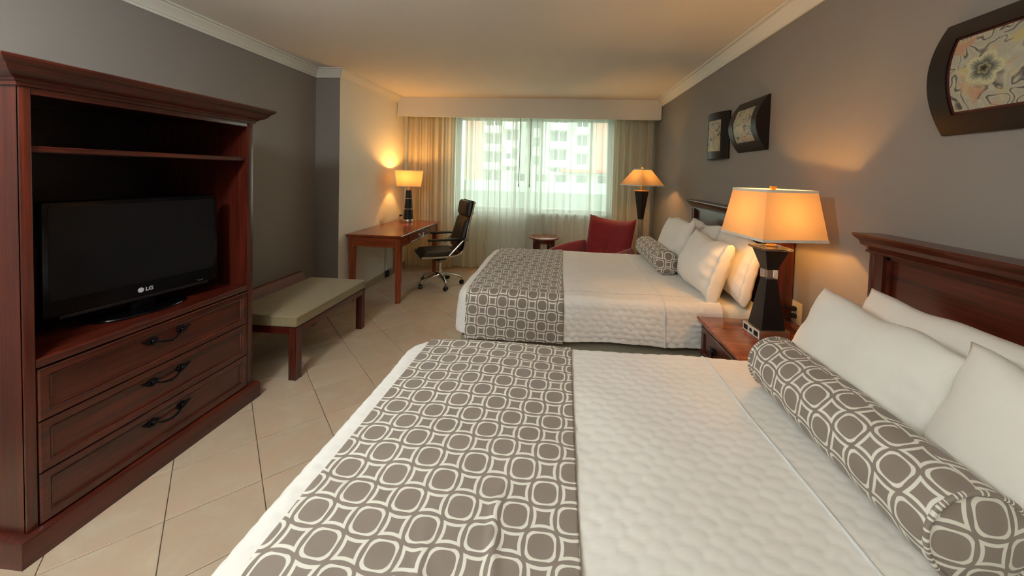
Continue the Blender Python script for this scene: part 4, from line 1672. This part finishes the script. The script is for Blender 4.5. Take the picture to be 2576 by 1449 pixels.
plug_and_cord('black cord looping from the upper plug behind the bedside lamp', ((XR - 0.009, 2.17, 0.772), (XR - 0.065, 2.17, 0.782)),
              [(XR - 0.11, 2.16, 0.772), (XR - 0.135, 2.11, 0.735), (XR - 0.15, 2.06, NS_Z + 0.008), (XR - 0.18, 2.02, NS_Z + 0.006)])
plug_and_cord('black cord drooping from the lower plug onto the nightstand', ((XR - 0.009, 2.165, 0.733), (XR - 0.055, 2.165, 0.738)),
              [(XR - 0.085, 2.14, 0.725), (XR - 0.09, 2.07, NS_Z + 0.012), (XR - 0.085, 1.95, NS_Z + 0.004), (XR - 0.03, 1.78, NS_Z + 0.004)])
plug_and_cord('small black plug and cord of the desk lamp', ((XP + 0.009, 5.25, 0.815), (XP + 0.05, 5.24, 0.818)),
              [(XP + 0.09, 5.20, 0.80), (XP + 0.12, 5.12, 0.772), (XP + 0.20, 5.01, 0.770)])

# metal conduit and box on the ivory wall under the desk
t = thing('cable_conduit', 'slim white cable conduit on the ivory wall under the desk', 'conduit', (XP + 0.012, 4.83, 0.0))
MB().box(0.001, 0.014, -0.012, 0.012, 0.09, 0.60, 0.002, 1).build('conduit', 'window_frame', t)
MB().box(0.001, 0.03, -0.03, 0.05, 0.012, 0.10, 0.004, 1).build('junction_box', 'plastic_black', t)


# ------------------------------------------------------------------ curtains and pelmet
def pelmet():
    t = thing('pelmet', 'white boxed pelmet above the window curtains', 'pelmet', (0, 0, 0))
    x0, x1, z0, z1 = XP + 0.002, XR - 0.002, 2.268, ZC - 0.002
    def arc(cx, cz, r, a0, a1, n=6):
        return [(cx + r * math.cos(a), cz + r * math.sin(a)) for a in np.linspace(a0, a1, n)]
    poly = [(x0, z0)] + arc(x1 - 0.025 - 0.01, z0 + 0.025, 0.025, -PI / 2, 0) + arc(x1 - 0.10, z1 - 0.09, 0.09, 0, PI / 2) + arc(x0 + 0.10, z1 - 0.09, 0.09, PI / 2, PI)
    MB().prism(poly, 1, 5.12, 5.15).build('front_board', 'trim', t, 25)
    MB().box(x0, x1, 5.151, YW - 0.002, ZC - 0.05, ZC - 0.003).build('top_board', 'trim', t, 0)


pelmet()


def curtain(name, label, cat, x0, x1, y, z0, z1, pitch, amp, mat, seed, lean=0.0, group=None, loop=0.0):
    n = int((x1 - x0) / 0.0055)
    rows = 26
    x = np.linspace(0, 1, n)
    rs = np.random.RandomState(seed)
    ph = np.cumsum(np.full(n, (x1 - x0) / n) / pitch * 2 * PI * (1 + 0.35 * fnoise(x, x * 0, seed, 2, 1.3)))
    am = 1 + 0.45 * fnoise(x, x * 0, seed + 1, 2, 2.0)
    lp = np.clip(0.55 + 0.8 * fnoise(x, x * 0, seed + 7, 2, 2.5), 0, 1.5)
    P = np.zeros((rows, n, 3))
    for r in range(rows):
        q = r / (rows - 1)
        z = z1 + (z0 - z1) * q
        f = 0.75 + 0.35 * q
        drift = 0.9 * q * fnoise(x, x * 0 + q * 0.25, seed + 3, 2, 1.2)
        P[r, :, 0] = x0 + (x1 - x0) * x + 0.012 * np.cos(ph * 0.5 + drift) + loop * lp * np.sin(2 * (ph + drift)) + lean * q
        P[r, :, 1] = y + amp * f * am * np.sin(ph + drift) + 0.25 * amp * np.sin(2.3 * ph + 1.7 + drift)
        P[r, :, 2] = z + (0.012 * np.sin(ph * 0.31 + seed) if r == rows - 1 else 0)
    o = grid_obj(name, P, None, mat, None, 0)
    o.data.polygons.foreach_set('use_smooth', [True] * len(o.data.polygons))
    tag(o, label, cat, group)
    return o


curtain('sheer_curtain', 'white sheer curtain panel left of the window centre', 'curtain', -1.80, -0.47, 5.505, 0.03, 2.44, 0.105, 0.034, 'sheer', 21, group='sheer window curtains', loop=0.027)
curtain('sheer_curtain', 'white sheer curtain panel right of the window centre', 'curtain', -0.53, 0.92, 5.575, 0.03, 2.44, 0.110, 0.034, 'sheer', 22, group='sheer window curtains', loop=0.027)
curtain('drape', 'beige drape at the desk end of the window', 'curtain', -2.33, -1.60, 5.40, 0.03, 2.44, 0.085, 0.026, 'drape', 23, group='beige window drapes', loop=0.010)
curtain('drape', 'beige drape behind the floor lamp', 'curtain', 0.76, 1.335, 5.40, 0.03, 2.44, 0.085, 0.026, 'drape', 24, group='beige window drapes', loop=0.010)
for x, lab in ((-0.60, 'thin dark curtain wand, left of the pair before the sheers'), (-0.44, 'thin dark curtain wand, right of the pair before the sheers')):
    t = thing('curtain_wand', lab, 'curtain wand', (x, 5.40, 1.30), 0, 'curtain wands')
    MB().tube([(0, 0, 0.0), (0.006, 0, 0.5), (0.0, 0, 1.14)], 0.0042, 8).build('rod', 'plastic_black', t)
    MB().lathe([(0.003, -0.012), (0.006, -0.008), (0.006, 0.03), (0.004, 0.034)], n=10).build('grip', 'plastic_black', t)
MB_track = MB().box(XP + 0.01, XR - 0.01, 5.40, 5.56, 2.442, 2.455)
tr = MB_track.build('curtain_track', 'window_frame', None, 0)
tag(tr, 'white curtain track hidden inside the pelmet', 'curtain track')


# ------------------------------------------------------------------ outside the window
def outside():
    wallm = paint('facade_white', srgb(190, 200, 190))
    para = paint('parapet_white', srgb(250, 250, 246))
    glassm = plain('far_window_glass', srgb(96, 110, 108), 0.2)
    pinkm = paint('facade_salmon', srgb(206, 164, 146))
    roofm = plain('red_roof_tile', srgb(176, 92, 74), 0.8)
    gm = plain('street_ground', srgb(150, 150, 145), 0.9)
    leaf = plain('tree_leaf', srgb(92, 118, 74), 0.7)
    bark = plain('tree_bark', srgb(90, 72, 56), 0.9)
    structure(MB().box(-80, 80, 7, 140, -12.4, -12.0).build('ground', gm, smooth=0))
    t = thing('apartment_building', 'pale apartment tower with white balconies seen through the sheers', 'building', (0, 60, -12))
    MB().box(-12.9, 5.3, 0, 12, 0, 44).build('wall', wallm, t, 0)
    MB().box(-15.4, -12.9, -0.6, 12, 0, 44).build('side_wall', pinkm, t, 0)
    MB().box(5.3, 7.6, -0.6, 12, 0, 44).build('side_wall', pinkm, t, 0)
    cols = [(-12.4, -9.5, 0.0), (-9.1, -6.8, 0.62), (-1.7, 1.2, 0.62), (2.5, 4.5, 0.0)]
    for a, b, dz in cols:
        for k in range(-3, 6):
            z = 12 + 4.94 + dz + (k - 1) * 2.98
            if z < 0.6:
                continue
            MB().box(a, b, -1.1, -0.01, z, z + 1.15).build('balcony_parapet', para, t, 0)
            w = MB().box(a + 0.2, b - 0.2, -0.05, -0.01, z + 1.2, z + 2.75).build('window', glassm, t, 0)
            MB().box((a + b) / 2 - 0.08, (a + b) / 2 + 0.08, -0.10, -0.05, z + 1.2, z + 2.75).build('window_bar', para, w, 0)
    for k in range(-3, 6):
        z = 12 + 4.94 + (k - 1) * 2.98
        if z > 0.6:
            MB().box(-5.6, -3.2, -0.06, -0.01, z + 1.0, z + 2.4).build('window', glassm, t, 0)
    h = thing('low_house', 'low house with red tiled roof before the apartment tower', 'building', (0, 44, -12))
    MB().box(-6.5, 8.5, 0, 4, 0, 13.75).build('wall', wallm, h, 0)
    MB().prism([(-0.5, 13.75), (4.5, 13.75), (2.0, 14.15)], 0, 0.2, 9.0).build('roof', roofm, h, 0)
    for x in (-5.5, -2.8, -0.4, 2.0, 4.6, 6.8):
        MB().box(x, x + 1.3, -0.06, -0.01, 12.55, 13.4).build('window', glassm, h, 0)
    bw = thing('boundary_wall', 'long pale boundary wall below the apartment tower', 'wall', (0, 20, -12))
    MB().box(-30, 30, 0, 0.3, 12.45, 13.04).build('wall_panel', paint('pale_aqua_wall', srgb(158, 178, 168)), bw, 0)
    MB().box(-30, 30, -0.05, 0.3, 0, 12.45).build('wall_base', paint('grey_wall_base', srgb(112, 122, 116)), bw, 0)
    tt = thing('tree', 'leafy green tree left of the apartment tower', 'tree', (-9.6, 28, -12))
    MB().tube([(0, 0, 0), (0.2, 0, 8), (0, 0.3, 15), (0.3, 0, 20)], [0.35, 0.28, 0.2, 0.08], 8).build('trunk', bark, tt)
    rs = np.random.RandomState(5)
    vs_, fs_ = [], []
    for k in range(1500):
        d = rs.normal(size=3)
        d /= np.linalg.norm(d)
        c = np.array([0, 0, 17.0]) + d * np.array([1.5, 1.5, 5.0]) * rs.uniform(0.3, 1) ** 0.5
        a, b = rs.normal(size=3), rs.normal(size=3)
        a = a / np.linalg.norm(a) * 0.22
        b = b - a * (a @ b) / (a @ a)
        b = b / np.linalg.norm(b) * 0.12
        i = len(vs_)
        vs_ += [tuple(c - a), tuple(c + b), tuple(c + a), tuple(c - b)]
        fs_.append((i, i + 1, i + 2, i + 3))
    me = bpy.data.meshes.new('foliage')
    me.from_pydata(vs_, [], fs_)
    fo = finish('foliage', me, leaf, tt, 0)
    fo['kind'] = 'stuff'


outside()


# ------------------------------------------------------------------ entrance ceiling lamp and added fill uplighter, outside the frame
def ceiling_lamp(x, y):
    t = thing('ceiling_lamp', 'opal glass ceiling lamp above the entrance end of the room', 'ceiling light', (x, y, ZC - 0.001))
    MB().lathe([(0.07, 0.0), (0.07, -0.02), (0.02, -0.03), (0.02, -0.05)], n=28).build('canopy', 'nickel', t, 40)
    g = G('opal_glass')
    em = g.n('Emission')
    em.inputs[0].default_value = (0.9, 0.97, 1.0, 1)
    em.inputs[1].default_value = 4
    g.surface(em.outputs[0])
    n = 14
    MB().lathe([(max(0.004, 0.09 * math.sin(PI * k / n)), -0.135 + 0.09 * math.cos(PI * k / n)) for k in range(n + 1)], n=28).build('glass_globe', g.m, t, 60)
    ld = bpy.data.lights.new('ceiling_lamp_light', 'POINT')
    ld.energy = CEILING_LAMP
    ld.shadow_soft_size = 0.10
    ld.color = (0.86, 0.96, 1.0)
    lo = bpy.data.objects.new('ceiling_lamp_light', ld)
    COL.objects.link(lo)
    lo.parent = t
    lo.location = (0, 0, -0.36)


ceiling_lamp(-1.55, 0.55)


def fill_uplight(x, y):  # added source, never in view: softens the room by lighting the ceiling
    t = thing('fill_uplight', 'added unseen uplighter behind the camera, bouncing fill light off the ceiling', 'lamp', (x, y, 0))
    MB().lathe([(0.14, 0.0), (0.14, 0.015), (0.03, 0.03)], n=28).build('base', 'nickel', t, 40)
    MB().tube([(0, 0, 0.02), (0, 0, 1.66)], 0.012, 12).build('pole', 'nickel', t)
    MB().lathe([(0.02, 1.65), (0.08, 1.68), (0.15, 1.76), (0.17, 1.80)], n=32, cap=False).build('bowl', 'nickel', t, 50)
    MB().sphere((0, 0, 1.72), 0.03, 1, 1, 1, 12).build('bulb', 'bulb', t)
    ld = bpy.data.lights.new('fill_uplight_light', 'SPOT')
    ld.energy = FILL_UPLIGHT
    ld.spot_size = math.radians(135)
    ld.spot_blend = 0.6
    ld.shadow_soft_size = 0.08
    ld.color = (0.82, 0.94, 1.0)
    lo = bpy.data.objects.new('fill_uplight_light', ld)
    COL.objects.link(lo)
    lo.parent = t
    lo.location = (0, 0, 1.82)
    lo.rotation_euler = (PI, 0, 0)


fill_uplight(-1.15, -0.85)
